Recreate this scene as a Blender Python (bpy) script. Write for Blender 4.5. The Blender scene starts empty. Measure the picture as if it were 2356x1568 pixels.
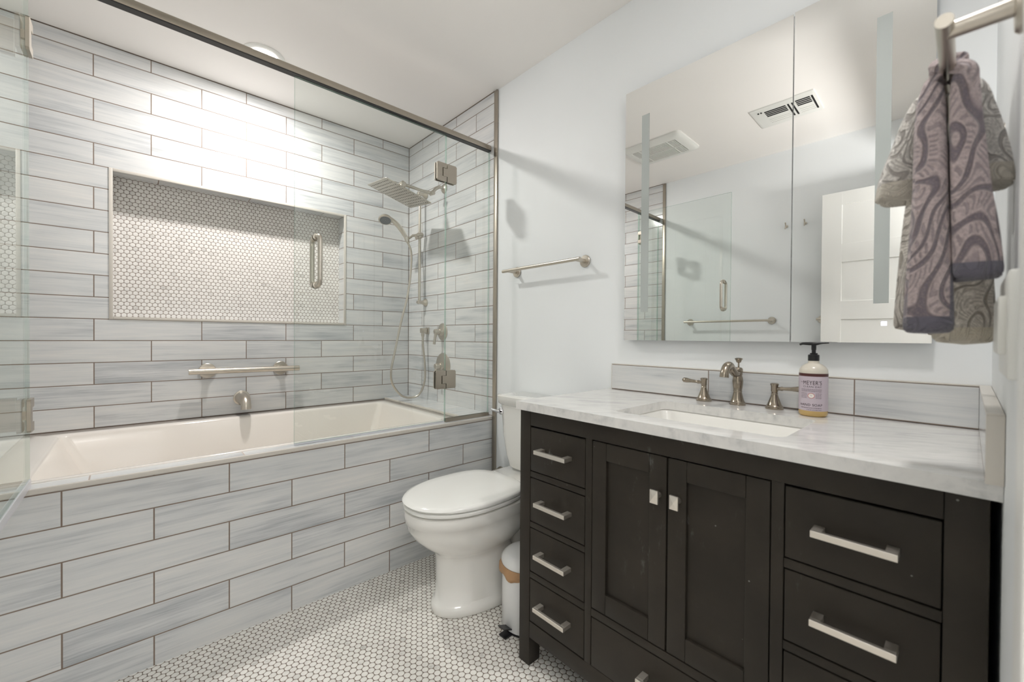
import bpy, bmesh, math, random
from mathutils import Vector, Matrix
C = bpy.context.scene
COL = C.collection
PI = math.pi
random.seed(4)

# ------------------------------------------------------------------ camera
CAMZ = 1.0949
cam_d = bpy.data.cameras.new('camera')
cam_d.sensor_fit = 'HORIZONTAL'
cam_d.sensor_width = 36.0
cam_d.lens = 36.0 * 957.0143 / 2356.0
cam_d.clip_start = 0.01
cam_d.dof.use_dof = True
cam_d.dof.focus_distance = 2.1
cam_d.dof.aperture_fstop = 3.6
cam = bpy.data.objects.new('camera', cam_d)
COL.objects.link(cam)
yw, pt, rl = math.radians(47.6373), math.radians(-0.5173), math.radians(0.3826)
fw = Vector((math.cos(yw) * math.cos(pt), math.sin(yw) * math.cos(pt), math.sin(pt)))
r0 = Vector((math.sin(yw), -math.cos(yw), 0))
u0 = r0.cross(fw)
rr = math.cos(rl) * r0 + math.sin(rl) * u0
uu = -math.sin(rl) * r0 + math.cos(rl) * u0
cam.matrix_world = Matrix(((rr.x, uu.x, -fw.x, 0), (rr.y, uu.y, -fw.y, 0), (rr.z, uu.z, -fw.z, CAMZ), (0, 0, 0, 1)))
C.camera = cam

# ------------------------------------------------------------------ world, lights, exposure
w = bpy.data.worlds.new('world')
C.world = w
w.use_nodes = True
w.node_tree.nodes['Background'].inputs[0].default_value = (0.8, 0.85, 0.9, 1)
w.node_tree.nodes['Background'].inputs[1].default_value = 0.3
C.view_settings.view_transform = 'Standard'
C.view_settings.look = 'None'
C.view_settings.gamma = 1.0
C.view_settings.use_curve_mapping = False
C.view_settings.exposure = 0.13
C.cycles.use_denoising = True
C.cycles.max_bounces = 14
C.cycles.diffuse_bounces = 10
C.cycles.glossy_bounces = 6
C.cycles.transparent_max_bounces = 24
C.cycles.sample_clamp_indirect = 6.0
C.cycles.blur_glossy = 0.3
C.cycles.caustics_reflective = False
C.cycles.caustics_refractive = False

CEIL = 2.4718
DLX, DLY = 0.478, 2.353          # recessed downlight over the tub


def area(name, loc, size, power, col, shape='DISK', sy=None, rot=(0, 0, 0), spread=PI):
    d = bpy.data.lights.new(name, 'AREA')
    d.shape = shape
    d.size = size
    if sy: d.size_y = sy
    d.energy = power
    d.color = col
    d.spread = spread
    o = bpy.data.objects.new(name, d)
    o.location = loc
    o.rotation_euler = rot
    COL.objects.link(o)
    return o


area('shower_downlight_beam', (DLX, DLY, CEIL - 0.012), 0.10, 16.5, (1.0, 0.955, 0.92))
area('added_entry_fill', (0.86, 0.13, CEIL - 0.012), 0.14, 3.5, (1.0, 0.97, 0.94), spread=math.radians(104))  # added fill light with no known source, brightens counter and floor
area('added_hall_fill', (-0.2, -0.62, CEIL - 0.03), 0.7, 15.0, (1.0, 0.985, 0.965), shape='RECTANGLE', sy=0.7)  # added unseen fill, reaches the room through the doorway
area('added_hall_upfill', (0.0, -0.6, 1.58), 0.3, 38.0, (1.0, 0.975, 0.95), rot=(PI, 0, 0))  # added unseen fill aimed upward to brighten the ceiling

# ------------------------------------------------------------------ measurements of the room
XB, YA, XC, YD = 1.4994, 2.7736, -0.58, -0.0385     # tiled shower wall, niche wall, far left wall, towel wall
YT = 1.805                                          # front of the tub surround
GY = 1.845                                          # plane of the shower glass
CURB = 0.648
XF, CT = 0.975, 0.881                               # vanity front, counter height
XM = XB - 0.025                                     # mirror plane

# ------------------------------------------------------------------ node helpers


def new_mat(name):
    m = bpy.data.materials.new(name)
    m.use_nodes = True
    nt = m.node_tree
    return m, nt, nt.nodes['Principled BSDF']


def S(r, g, b):
    f = lambda c: (c / 255 / 12.92) if c / 255 <= 0.04045 else ((c / 255 + 0.055) / 1.055) ** 2.4
    return (f(r), f(g), f(b), 1)


class NB:
    def __init__(s, nt): s.nt = nt

    def n(s, typ, **kw):
        o = s.nt.nodes.new(typ)
        for k, v in kw.items(): setattr(o, k, v)
        return o

    def link(s, a, b): s.nt.links.new(a, b)

    def m(s, op, a, b=None, c=None, clamp=False):
        o = s.nt.nodes.new('ShaderNodeMath')
        o.operation = op
        o.use_clamp = clamp
        for i, x in enumerate((a, b, c)):
            if x is None: continue
            if isinstance(x, (int, float)): o.inputs[i].default_value = x
            else: s.link(x, o.inputs[i])
        return o.outputs[0]

    def comb(s, x, y, z):
        o = s.nt.nodes.new('ShaderNodeCombineXYZ')
        for i, v in enumerate((x, y, z)):
            if isinstance(v, (int, float)): o.inputs[i].default_value = v
            else: s.link(v, o.inputs[i])
        return o.outputs[0]

    def noise(s, vec, scale, detail=4, rough=0.55, dist=0.0):
        o = s.nt.nodes.new('ShaderNodeTexNoise')
        o.inputs['Scale'].default_value = scale
        o.inputs['Detail'].default_value = detail
        o.inputs['Roughness'].default_value = rough
        o.inputs['Distortion'].default_value = dist
        if vec is not None: s.link(vec, o.inputs['Vector'])
        return o.outputs[0]

    def ramp(s, fac, stops, interp='LINEAR'):
        o = s.nt.nodes.new('ShaderNodeValToRGB')
        o.color_ramp.interpolation = interp
        e = o.color_ramp.elements
        while len(e) < len(stops): e.new(0.5)
        for i, (p, c) in enumerate(stops):
            e[i].position = p
            e[i].color = c if len(c) == 4 else (*c, 1)
        s.link(fac, o.inputs[0])
        return o.outputs[0]

    def mix(s, fac, a, b, blend='MIX'):
        o = s.nt.nodes.new('ShaderNodeMix')
        o.data_type = 'RGBA'
        o.blend_type = blend
        for i, x in ((0, fac), (6, a), (7, b)):
            if isinstance(x, (int, float)): o.inputs[i].default_value = x
            elif isinstance(x, tuple): o.inputs[i].default_value = x
            else: s.link(x, o.inputs[i])
        return o.outputs[2]

    def maprange(s, v, a, b, c=0.0, d=1.0, smooth=True):
        o = s.nt.nodes.new('ShaderNodeMapRange')
        o.interpolation_type = 'SMOOTHSTEP' if smooth else 'LINEAR'
        s.link(v, o.inputs[0])
        for i, x in enumerate((a, b, c, d)): o.inputs[i + 1].default_value = x
        return o.outputs[0]

    def bump(s, h, strength, dist=0.002):
        o = s.nt.nodes.new('ShaderNodeBump')
        o.inputs['Strength'].default_value = strength
        o.inputs['Distance'].default_value = dist
        s.link(h, o.inputs['Height'])
        return o.outputs[0]

    def pos(s):
        g = s.n('ShaderNodeNewGeometry')
        x = s.n('ShaderNodeSeparateXYZ')
        s.link(g.outputs['Position'], x.inputs[0])
        return g.outputs['Position'], x.outputs

    def obj(s):
        t = s.n('ShaderNodeTexCoord')
        x = s.n('ShaderNodeSeparateXYZ')
        s.link(t.outputs['Object'], x.inputs[0])
        return t.outputs['Object'], x.outputs


def simple(name, col, rough=0.5, metal=0.0, spec=0.5, bumpn=None, coat=0.0):
    m, nt, b = new_mat(name)
    b.inputs['Base Color'].default_value = col
    b.inputs['Roughness'].default_value = rough
    b.inputs['Metallic'].default_value = metal
    b.inputs['Specular IOR Level'].default_value = spec
    b.inputs['Coat Weight'].default_value = coat
    if bumpn:
        k = NB(nt)
        t = k.n('ShaderNodeTexCoord')
        h = k.noise(t.outputs['Object'], bumpn[0], 3)
        k.link(k.bump(h, bumpn[1], bumpn[2] if len(bumpn) > 2 else 0.001), b.inputs['Normal'])
    return m


def painted(name, col, rough=0.6):
    m, nt, b = new_mat(name)
    k = NB(nt)
    p, _ = k.pos()
    n1 = k.noise(p, 1.3, 2)
    c = k.mix(k.maprange(n1, 0.3, 0.7), col, tuple(x * 0.97 for x in col[:3]) + (1,))
    k.link(c, b.inputs['Base Color'])
    b.inputs['Roughness'].default_value = rough
    b.inputs['Specular IOR Level'].default_value = 0.35
    k.link(k.bump(k.noise(p, 160, 2), 0.05, 0.001), b.inputs['Normal'])
    return m


def tile_mat(name, ua, va, uo, vo, L, P, par=0, grout=0.0040, tint=1.0, gcol=S(126, 111, 100)):
    """long wood-look wall tile in half bond; ua/va are world axes, uo/vo a joint and a row line."""
    m, nt, b = new_mat(name)
    k = NB(nt)
    p, x = k.pos()
    U = k.m('DIVIDE', k.m('SUBTRACT', x['XYZ'.index(ua)], uo), L)
    V = k.m('DIVIDE', k.m('SUBTRACT', x['XYZ'.index(va)], vo), P)
    row = k.m('FLOOR', V)
    half = k.m('MULTIPLY', k.m('FLOORED_MODULO', k.m('ADD', row, par), 2.0), 0.5)
    U2 = k.m('ADD', U, half)
    cell = k.m('FLOOR', U2)
    fu = k.m('SUBTRACT', U2, cell)
    fv = k.m('SUBTRACT', V, row)
    du = k.m('MULTIPLY', k.m('MINIMUM', fu, k.m('SUBTRACT', 1.0, fu)), L)
    dv = k.m('MULTIPLY', k.m('MINIMUM', fv, k.m('SUBTRACT', 1.0, fv)), P)
    d = k.m('MINIMUM', du, dv)
    mask = k.maprange(d, grout * 0.5 - 0.0006, grout * 0.5 + 0.0006)
    wn = k.n('ShaderNodeTexWhiteNoise', noise_dimensions='3D')
    k.link(k.comb(cell, row, par + 3.3), wn.inputs['Vector'])
    rnd = wn.outputs['Value']
    su = k.m('ADD', k.m('MULTIPLY', U2, L * 2.2), k.m('MULTIPLY', rnd, 37.0))
    sv = k.m('ADD', k.m('MULTIPLY', V, P * 36.0), k.m('MULTIPLY', rnd, 91.0))
    n1 = k.noise(k.comb(su, sv, rnd), 1.0, 6, 0.62, 0.35)
    n2 = k.noise(k.comb(k.m('MULTIPLY', su, 3.0), k.m('MULTIPLY', sv, 5.0), rnd), 1.0, 3, 0.6)
    bro = k.noise(k.comb(k.m('MULTIPLY', su, 1.3), k.m('MULTIPLY', sv, 0.18), 2.0), 1.0, 2)
    f = k.m('ADD', k.m('ADD', k.m('MULTIPLY', n1, 0.50), k.m('MULTIPLY', n2, 0.26)), k.m('MULTIPLY', bro, 0.32))
    f = k.m('ADD', f, k.m('MULTIPLY', k.m('SUBTRACT', rnd, 0.5), 0.10))
    t = tint
    c = k.ramp(f, [(0.30, S(152 * t, 157 * t, 162 * t)), (0.42, S(186 * t, 189 * t, 192 * t)), (0.52, S(206 * t, 208 * t, 209 * t)), (0.72, S(223 * t, 222 * t, 220 * t))])
    c = k.mix(mask, gcol, c)
    k.link(c, b.inputs['Base Color'])
    k.link(k.maprange(mask, 0, 1, 0.85, 0.14, False), b.inputs['Roughness'])
    edge = k.maprange(d, grout * 0.5 - 0.0008, grout * 0.5 + 0.0016)
    h = k.m('ADD', edge, k.m('MULTIPLY', n2, 0.04))
    k.link(k.bump(h, 0.3, 0.0012), b.inputs['Normal'])
    return m


def hex_mat(name, ua, va, pitch, grout_c, base, dark, rough=0.3):
    m, nt, b = new_mat(name)
    k = NB(nt)
    p, x = k.pos()
    r3 = math.sqrt(3.0)
    U = k.m('DIVIDE', x['XYZ'.index(ua)], pitch)
    V = k.m('DIVIDE', x['XYZ'.index(va)], pitch)
    ax = k.m('SUBTRACT', k.m('FLOORED_MODULO', U, 1.0), 0.5)
    ay = k.m('SUBTRACT', k.m('FLOORED_MODULO', V, r3), r3 / 2)
    bx = k.m('SUBTRACT', k.m('FLOORED_MODULO', k.m('ADD', U, 0.5), 1.0), 0.5)
    by = k.m('SUBTRACT', k.m('FLOORED_MODULO', k.m('ADD', V, r3 / 2), r3), r3 / 2)
    la = k.m('ADD', k.m('MULTIPLY', ax, ax), k.m('MULTIPLY', ay, ay))
    lb = k.m('ADD', k.m('MULTIPLY', bx, bx), k.m('MULTIPLY', by, by))
    sel = k.m('LESS_THAN', la, lb)
    inv = k.m('SUBTRACT', 1.0, sel)
    gx = k.m('ADD', k.m('MULTIPLY', ax, sel), k.m('MULTIPLY', bx, inv))
    gy = k.m('ADD', k.m('MULTIPLY', ay, sel), k.m('MULTIPLY', by, inv))
    cx = k.m('ROUND', k.m('MULTIPLY', k.m('SUBTRACT', U, gx), 2.0))
    cy = k.m('ROUND', k.m('MULTIPLY', k.m('SUBTRACT', V, gy), 2.0 / r3))
    hx = k.m('ABSOLUTE', gx)
    hy = k.m('ABSOLUTE', gy)
    hd = k.m('MAXIMUM', hx, k.m('ADD', k.m('MULTIPLY', hx, 0.5), k.m('MULTIPLY', hy, r3 / 2)))
    ln = k.m('SQRT', k.m('ADD', k.m('MULTIPLY', gx, gx), k.m('MULTIPLY', gy, gy)))
    d = k.m('ADD', k.m('MULTIPLY', hd, 0.4), k.m('MULTIPLY', ln, 0.6))
    mask = k.maprange(d, 0.475, 0.445)
    wn = k.n('ShaderNodeTexWhiteNoise', noise_dimensions='2D')
    k.link(k.comb(cx, cy, 0), wn.inputs['Vector'])
    rnd = wn.outputs['Value']
    vein = k.noise(k.comb(k.m('ADD', U, k.m('MULTIPLY', rnd, 50)), V, rnd), 1.1, 4, 0.6, 1.2)
    big = k.noise(k.comb(k.m('MULTIPLY', U, 0.16), k.m('MULTIPLY', V, 0.16), 0.0), 1.0, 2)
    f = k.m('ADD', k.m('MULTIPLY', k.m('POWER', rnd, 6.0), 0.30), k.m('ADD', k.m('MULTIPLY', vein, 0.62), k.m('MULTIPLY', big, 0.22)))
    c = k.ramp(f, [(0.40, base), (0.66, tuple(0.75 * a + 0.25 * d_ for a, d_ in zip(base, dark))), (0.9, dark)])
    c = k.mix(mask, grout_c, c)
    k.link(c, b.inputs['Base Color'])
    k.link(k.maprange(mask, 0, 1, 0.9, rough, False), b.inputs['Roughness'])
    k.link(k.bump(k.maprange(d, 0.48, 0.36), 0.5, 0.0018), b.inputs['Normal'])
    return m


def marble_mat(name):
    m, nt, b = new_mat(name)
    k = NB(nt)
    p, x = k.pos()
    a = math.radians(28)
    u = k.m('ADD', k.m('MULTIPLY', x[0], math.cos(a)), k.m('MULTIPLY', x[1], math.sin(a)))
    v = k.m('SUBTRACT', k.m('MULTIPLY', x[1], math.cos(a)), k.m('MULTIPLY', x[0], math.sin(a)))
    vec = k.comb(k.m('MULTIPLY', u, 6.0), k.m('MULTIPLY', v, 1.8), k.m('MULTIPLY', x[2], 3.0))
    n1 = k.noise(vec, 4.0, 7, 0.62, 1.0)
    n2 = k.noise(k.comb(k.m('MULTIPLY', u, 75), k.m('MULTIPLY', v, 9), k.m('MULTIPLY', x[2], 20)), 1.0, 5, 0.6, 0.6)
    f = k.m('ADD', k.m('MULTIPLY', n1, 0.62), k.m('MULTIPLY', n2, 0.38))
    c = k.ramp(f, [(0.30, S(172, 174, 174)), (0.41, S(203, 203, 202)), (0.49, S(216, 215, 213)), (0.72, S(229, 228, 225))])
    k.link(c, b.inputs['Base Color'])
    b.inputs['Roughness'].default_value = 0.06
    b.inputs['Specular IOR Level'].default_value = 0.55
    return m


def black_mat(name):
    m, nt, b = new_mat(name)
    k = NB(nt)
    o, x = k.pos()
    n1 = k.noise(o, 5.0, 5, 0.6)
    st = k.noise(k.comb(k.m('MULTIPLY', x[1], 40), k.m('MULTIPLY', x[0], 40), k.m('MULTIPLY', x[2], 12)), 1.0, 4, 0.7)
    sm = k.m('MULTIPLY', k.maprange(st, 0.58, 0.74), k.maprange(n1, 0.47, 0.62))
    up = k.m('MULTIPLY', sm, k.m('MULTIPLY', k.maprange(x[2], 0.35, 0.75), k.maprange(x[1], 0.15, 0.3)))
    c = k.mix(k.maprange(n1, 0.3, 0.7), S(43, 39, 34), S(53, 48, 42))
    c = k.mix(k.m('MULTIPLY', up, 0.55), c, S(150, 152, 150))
    sp = k.n('ShaderNodeTexVoronoi')
    sp.inputs['Scale'].default_value = 26
    k.link(o, sp.inputs['Vector'])
    dots = k.m('MULTIPLY', k.m('LESS_THAN', sp.outputs['Distance'], 0.045), k.m('LESS_THAN', k.noise(o, 7, 1), 0.42))
    c = k.mix(k.m('MULTIPLY', dots, 0.5), c, S(170, 168, 165))
    k.link(c, b.inputs['Base Color'])
    k.link(k.maprange(n1, 0.2, 0.8, 0.36, 0.5, False), b.inputs['Roughness'])
    b.inputs['Specular IOR Level'].default_value = 0.22
    return m


def brushed(name, col, rough=0.3):
    m, nt, b = new_mat(name)
    b.inputs['Base Color'].default_value = col
    b.inputs['Metallic'].default_value = 1.0
    b.inputs['Roughness'].default_value = rough
    return m


def glass_mat(name, tint):
    """clear thin pane: straight transmission plus a mirror reflection that grows with the viewing angle"""
    m = bpy.data.materials.new(name)
    m.use_nodes = True
    nt = m.node_tree
    nt.nodes.remove(nt.nodes['Principled BSDF'])
    k = NB(nt)
    out = nt.nodes['Material Output']
    g = k.n('ShaderNodeNewGeometry')
    fr = k.n('ShaderNodeFresnel')
    fr.inputs['IOR'].default_value = 1.62
    f = k.m('MULTIPLY', fr.outputs[0], k.m('SUBTRACT', 1.0, g.outputs['Backfacing']))
    tr = k.n('ShaderNodeBsdfTransparent')
    tr.inputs[0].default_value = tint
    gl = k.n('ShaderNodeBsdfGlossy')
    gl.inputs['Roughness'].default_value = 0.0
    gl.inputs['Color'].default_value = (0.95, 0.98, 0.96, 1)
    mx = k.n('ShaderNodeMixShader')
    k.link(f, mx.inputs[0])
    k.link(tr.outputs[0], mx.inputs[1])
    k.link(gl.outputs[0], mx.inputs[2])
    k.link(mx.outputs[0], out.inputs['Surface'])
    return m


def emit_mat(name, col, strength):
    m, nt, b = new_mat(name)
    b.inputs['Emission Color'].default_value = col
    b.inputs['Emission Strength'].default_value = strength
    return m


def towel_mat(name, base, dark, scale, hem):
    m, nt, b = new_mat(name)
    k = NB(nt)
    o, x = k.obj()
    vec = k.comb(k.m('MULTIPLY', x[0], 0.5), x[1], k.m('MULTIPLY', x[2], 0.62))
    na = k.noise(vec, scale, 0, 0.5, 0.6)
    nb = k.noise(k.comb(x[1], k.m('MULTIPLY', x[2], 0.7), x[0]), scale * 0.9, 0, 0.5, 0.4)
    fine = k.noise(o, 330, 2, 0.7)
    la_ = k.m('SINE', k.m('MULTIPLY', na, 62.0))
    lb_ = k.m('SINE', k.m('MULTIPLY', nb, 170.0))
    lines = k.maprange(la_, 0.35, 0.85)
    hatch = k.m('MULTIPLY', k.maprange(lb_, 0.1, 0.8), k.maprange(la_, 0.1, -0.5))
    f = k.m('ADD', lines, k.m('MULTIPLY', hatch, 0.55))
    f = k.m('MULTIPLY', f, k.maprange(fine, 0.25, 0.6, 0.6, 1.0), clamp=True)
    c = k.mix(f, base, dark)
    c = k.mix(k.maprange(fine, 0.35, 0.65, 0.0, 0.7), c, tuple(q * 0.6 for q in base[:3]) + (1,))
    hm = k.m('ADD', k.m('LESS_THAN', x[2], hem[0]), k.m('MULTIPLY', k.m('LESS_THAN', x[2], hem[2]), k.m('LESS_THAN', x[1], -0.0052)), clamp=True)
    c = k.mix(hm, c, hem[1])
    k.link(c, b.inputs['Base Color'])
    b.inputs['Roughness'].default_value = 0.95
    b.inputs['Specular IOR Level'].default_value = 0.1
    b.inputs['Sheen Weight'].default_value = 0.3
    h = k.m('ADD', k.m('MULTIPLY', fine, 0.8), k.m('MULTIPLY', f, -0.8))
    k.link(k.bump(h, 1.0, 0.004), b.inputs['Normal'])
    return m


M = {}
M['paint'] = painted('pale_wall_paint', S(239, 242, 244), 0.55)
M['ceil'] = painted('ceiling_paint', S(244, 241, 238), 0.7)
ROW = 0.103155
Z1 = 2.40652
TL = 0.409
XA0, YB0 = -0.1349, 2.3783
# rows counted upward from row line 17 (z1-16p); odd rows of the photo start on an even joint
M['tileA'] = tile_mat('niche_wall_tile', 'X', 'Z', XA0, Z1 - 16 * ROW, TL, ROW, par=1)
M['tileB'] = tile_mat('shower_wall_tile', 'Y', 'Z', YB0, Z1 - 16 * ROW, TL, ROW, par=1)
M['tileT'] = tile_mat('tub_front_tile', 'X', 'Z', -0.1565, 0.52417 - 0.10625 * 5, 0.41575, 0.10625, par=1)
M['tileTop'] = tile_mat('ledge_tile', 'X', 'Y', -0.10, 1.80, 0.409, 0.1031, par=0, tint=1.06, gcol=S(176, 164, 156))
M['tileSide'] = tile_mat('niche_side_tile', 'Y', 'Z', 2.70, Z1 - 16 * ROW, TL, ROW, par=0)
M['tileNT'] = tile_mat('niche_top_tile', 'X', 'Y', 0.10, 2.7736, TL, 0.2, par=0)
M['splash'] = tile_mat('backsplash_tile', 'Y', 'Z', 0.2125, 0.8835 - 0.1005 * 10, 0.3985, 0.1005, par=0, grout=0.003)
M['splashS'] = tile_mat('side_splash_tile', 'X', 'Z', 1.489, 0.8835 - 0.1005 * 10, 0.409, 0.1005, par=0, grout=0.003)
M['hexN'] = hex_mat('niche_mosaic', 'X', 'Z', 0.0219, S(138, 126, 117), S(229, 226, 222), S(176, 173, 169))
M['hexF'] = hex_mat('floor_mosaic', 'X', 'Y', 0.0222, S(112, 98, 86), S(234, 232, 227), S(166, 165, 161), 0.35)
M['hallfloor'] = simple('hall_floor_wood', S(150, 128, 105), 0.45, bumpn=(20, 0.1))
M['nickel'] = brushed('brushed_nickel', S(200, 193, 182), 0.31)
M['nickelD'] = brushed('antique_nickel', S(160, 150, 136), 0.2)
M['steel'] = brushed('satin_steel_trim', S(176, 168, 156), 0.33)
M['pull'] = brushed('polished_pull_metal', S(226, 220, 211), 0.42)
M['chrome'] = simple('chrome', S(225, 225, 228), 0.06, 1.0)
M['tubwhite'] = simple('tub_acrylic', S(231, 226, 220), 0.12, 0, 0.5, coat=0.3)
M['china'] = simple('white_china', S(232, 231, 227), 0.08, 0, 0.5, coat=0.4)
M['seat'] = simple('seat_plastic', S(236, 236, 233), 0.14)
M['trimw'] = simple('pale_tile_edge', S(205, 200, 192), 0.35)
M['marble'] = marble_mat('white_marble')
M['black'] = black_mat('black_painted_wood')
M['blackp'] = simple('black_plastic', S(22, 23, 26), 0.3)
M['gap'] = simple('dark_gap', S(12, 12, 12), 0.8)
M['glass'] = glass_mat('clear_glass', (0.955, 0.972, 0.962, 1))
M['gedge'] = simple('glass_edge', S(150, 176, 165), 0.12, 0, 0.8)
_nt = M['gedge'].node_tree
_k = NB(_nt)
_t = _k.n('ShaderNodeBsdfTransparent')
_t.inputs[0].default_value = (0.80, 0.90, 0.86, 1)
_m = _k.n('ShaderNodeMixShader')
_m.inputs[0].default_value = 0.42
_k.link(_t.outputs[0], _m.inputs[1])
_k.link(_nt.nodes['Principled BSDF'].outputs[0], _m.inputs[2])
_k.link(_m.outputs[0], _nt.nodes['Material Output'].inputs['Surface'])
M['grout'] = simple('dark_grout', S(104, 92, 82), 0.9)
M['seal'] = simple('clear_door_seal', S(214, 214, 220), 0.25)
M['mirror'] = simple('mirror_silver', (0.90, 0.905, 0.895, 1), 0.0, 1.0)
M['frost'] = simple('frosted_strip', S(176, 182, 180), 0.45)
M['mside'] = simple('mirror_cabinet_side', S(190, 192, 192), 0.25, 0.6)
M['white'] = simple('white_plastic', S(228, 228, 224), 0.35)
M['doorp'] = simple('white_door_paint', S(236, 236, 233), 0.4)
M['binw'] = simple('white_enamel', S(226, 227, 227), 0.22)
M['bag'] = simple('brown_bin_bag', S(176, 138, 100), 0.5, bumpn=(60, 0.6, 0.003))
M['bottle'] = simple('cloudy_plastic', S(208, 202, 190), 0.25)
M['soap'] = simple('amber_soap', S(203, 172, 112), 0.22)
M['label'] = simple('lilac_label', S(196, 184, 194), 0.45)
M['maroon'] = simple('maroon_band', S(78, 40, 38), 0.4)
M['ink'] = simple('label_ink', S(40, 30, 34), 0.5)
M['ink2'] = simple('label_small_ink', S(104, 90, 100), 0.5)
M['red'] = simple('label_red', S(200, 96, 92), 0.5)
M['cream'] = simple('label_cream', S(232, 228, 222), 0.5)
M['touch'] = emit_mat('touch_light', (0.72, 0.75, 1.0, 1), 2.2)
M['lens'] = emit_mat('downlight_lens', (1.0, 0.95, 0.9, 1), 22.0)
M['dark'] = simple('dark_void', S(38, 36, 30), 0.9)
M['face'] = simple('grey_spray_face', S(128, 132, 136), 0.4)
M['hole'] = simple('nozzle_dark', S(96, 92, 86), 0.6)
M['lilac'] = towel_mat('lilac_terry', S(200, 184, 184), S(60, 58, 78), 15, (-0.318, S(108, 105, 116), -0.252))
M['pale'] = towel_mat('pale_terry', S(218, 211, 202), S(104, 96, 84), 22, (-0.330, S(198, 190, 174), -0.330))
M['paleW'] = towel_mat('pale_washcloth_terry', S(232, 228, 222), S(128, 122, 118), 24, (-0.118, S(204, 198, 186), -0.118))

# ------------------------------------------------------------------ object helpers
ORG = {}


class MB:
    """collects shapes in world coordinates and links them as ONE mesh object"""

    def __init__(s):
        s.b = bmesh.new()
        s.mi = 0

    def _f(s, fs, mi=None):
        for f in fs: f.material_index = s.mi if mi is None else mi

    def box(s, x0, x1, y0, y1, z0, z1, bev=0.0, seg=2, mi=None):
        t = bmesh.new()
        vs = [t.verts.new((x, y, z)) for x in (x0, x1) for y in (y0, y1) for z in (z0, z1)]
        for q in ((0, 1, 3, 2), (4, 6, 7, 5), (0, 4, 5, 1), (2, 3, 7, 6), (0, 2, 6, 4), (1, 5, 7, 3)):
            t.faces.new([vs[i] for i in q])
        bmesh.ops.recalc_face_normals(t, faces=t.faces[:])
        if bev: bmesh.ops.bevel(t, geom=t.edges[:], offset=bev, segments=seg, affect='EDGES', profile=0.5)
        s.merge(t, mi)
        return s

    def merge(s, t, mi=None, mat=None):
        if mat is not None: t.transform(mat)
        mp = {v: s.b.verts.new(v.co) for v in t.verts}
        for f in t.faces:
            try:
                g = s.b.faces.new([mp[v] for v in f.verts])
                g.material_index = (s.mi if mi is None else mi)
                g.smooth = f.smooth
            except ValueError:
                pass
        t.free()

    def rings(s, rings, close=True, cap=(True, True), mi=None):
        """loft through lists of points"""
        V = [[s.b.verts.new(p) for p in r] for r in rings]
        n = len(V[0])
        fs = []
        for a, b in zip(V, V[1:]):
            for i in range(n if close else n - 1):
                j = (i + 1) % n
                try: fs.append(s.b.faces.new((a[i], a[j], b[j], b[i])))
                except ValueError: pass
        if cap[0]: fs.append(s.b.faces.new(V[0][::-1]))
        if cap[1]: fs.append(s.b.faces.new(V[-1]))
        s._f(fs, mi)
        return V

    def tube(s, pts, rad, n=14, cap=True, mi=None):
        P = [Vector(p) for p in pts]
        R = rad if isinstance(rad, (list, tuple)) else [rad] * len(P)
        rings = []
        up = None
        for i, p in enumerate(P):
            t = (P[min(i + 1, len(P) - 1)] - P[max(i - 1, 0)]).normalized()
            if up is None:
                up = t.orthogonal().normalized()
            up = (up - t * up.dot(t))
            up = up.normalized() if up.length > 1e-6 else t.orthogonal().normalized()
            si = t.cross(up)
            rings.append([p + R[i] * (math.cos(a) * up + math.sin(a) * si) for a in (2 * PI * q / n for q in range(n))])
        s.rings(rings, True, (cap, cap), mi)
        return s

    def lathe(s, base, axis, prof, n=28, mi=None, cap=(True, True)):
        """prof: list of (distance along axis, radius)"""
        a = Vector(axis).normalized()
        u = a.orthogonal().normalized()
        v = a.cross(u)
        B = Vector(base)
        s.rings([[B + a * h + r * (math.cos(t) * u + math.sin(t) * v) for t in (2 * PI * q / n for q in range(n))] for h, r in prof], True, cap, mi)
        return s

    def quad(s, *p, mi=None):
        f = s.b.faces.new([s.b.verts.new(q) for q in p])
        s._f([f], mi)
        return f

    def build(s, name, mats, parent=None, origin=None, smooth=0.6, recalc=True, subs=0):
        if recalc: bmesh.ops.recalc_face_normals(s.b, faces=s.b.faces[:])
        o0 = ORG.get(parent.name, Vector((0, 0, 0))) if parent else Vector(origin or (0, 0, 0))
        bmesh.ops.translate(s.b, verts=s.b.verts[:], vec=-o0)
        me = bpy.data.meshes.new(name)
        s.b.to_mesh(me)
        s.b.free()
        for m in (mats if isinstance(mats, (list, tuple)) else [mats]): me.materials.append(M[m] if isinstance(m, str) else m)
        ob = bpy.data.objects.new(name, me)
        COL.objects.link(ob)
        if smooth:
            me.shade_smooth()
            try: me.set_sharp_from_angle(angle=smooth)
            except Exception: pass
        if parent:
            ob.parent = parent
            ORG[ob.name] = o0
        else:
            ob.location = o0
            ORG[ob.name] = o0
        if subs:
            md = ob.modifiers.new('sub', 'SUBSURF')
            md.levels = md.render_levels = subs
        return ob


def thing(name, loc, label, cat, group=None):
    o = bpy.data.objects.new(name, None)
    o.empty_display_size = 0.05
    o.location = loc
    COL.objects.link(o)
    ORG[o.name] = Vector(loc)
    tag(o, label, cat, group)
    return o


def tag(o, label, cat, group=None):
    o['label'] = label
    o['category'] = cat
    if group: o['group'] = group
    return o


def struct(o):
    o['kind'] = 'structure'
    return o


def plab(o, label):
    o['label'] = label
    return o


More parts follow.
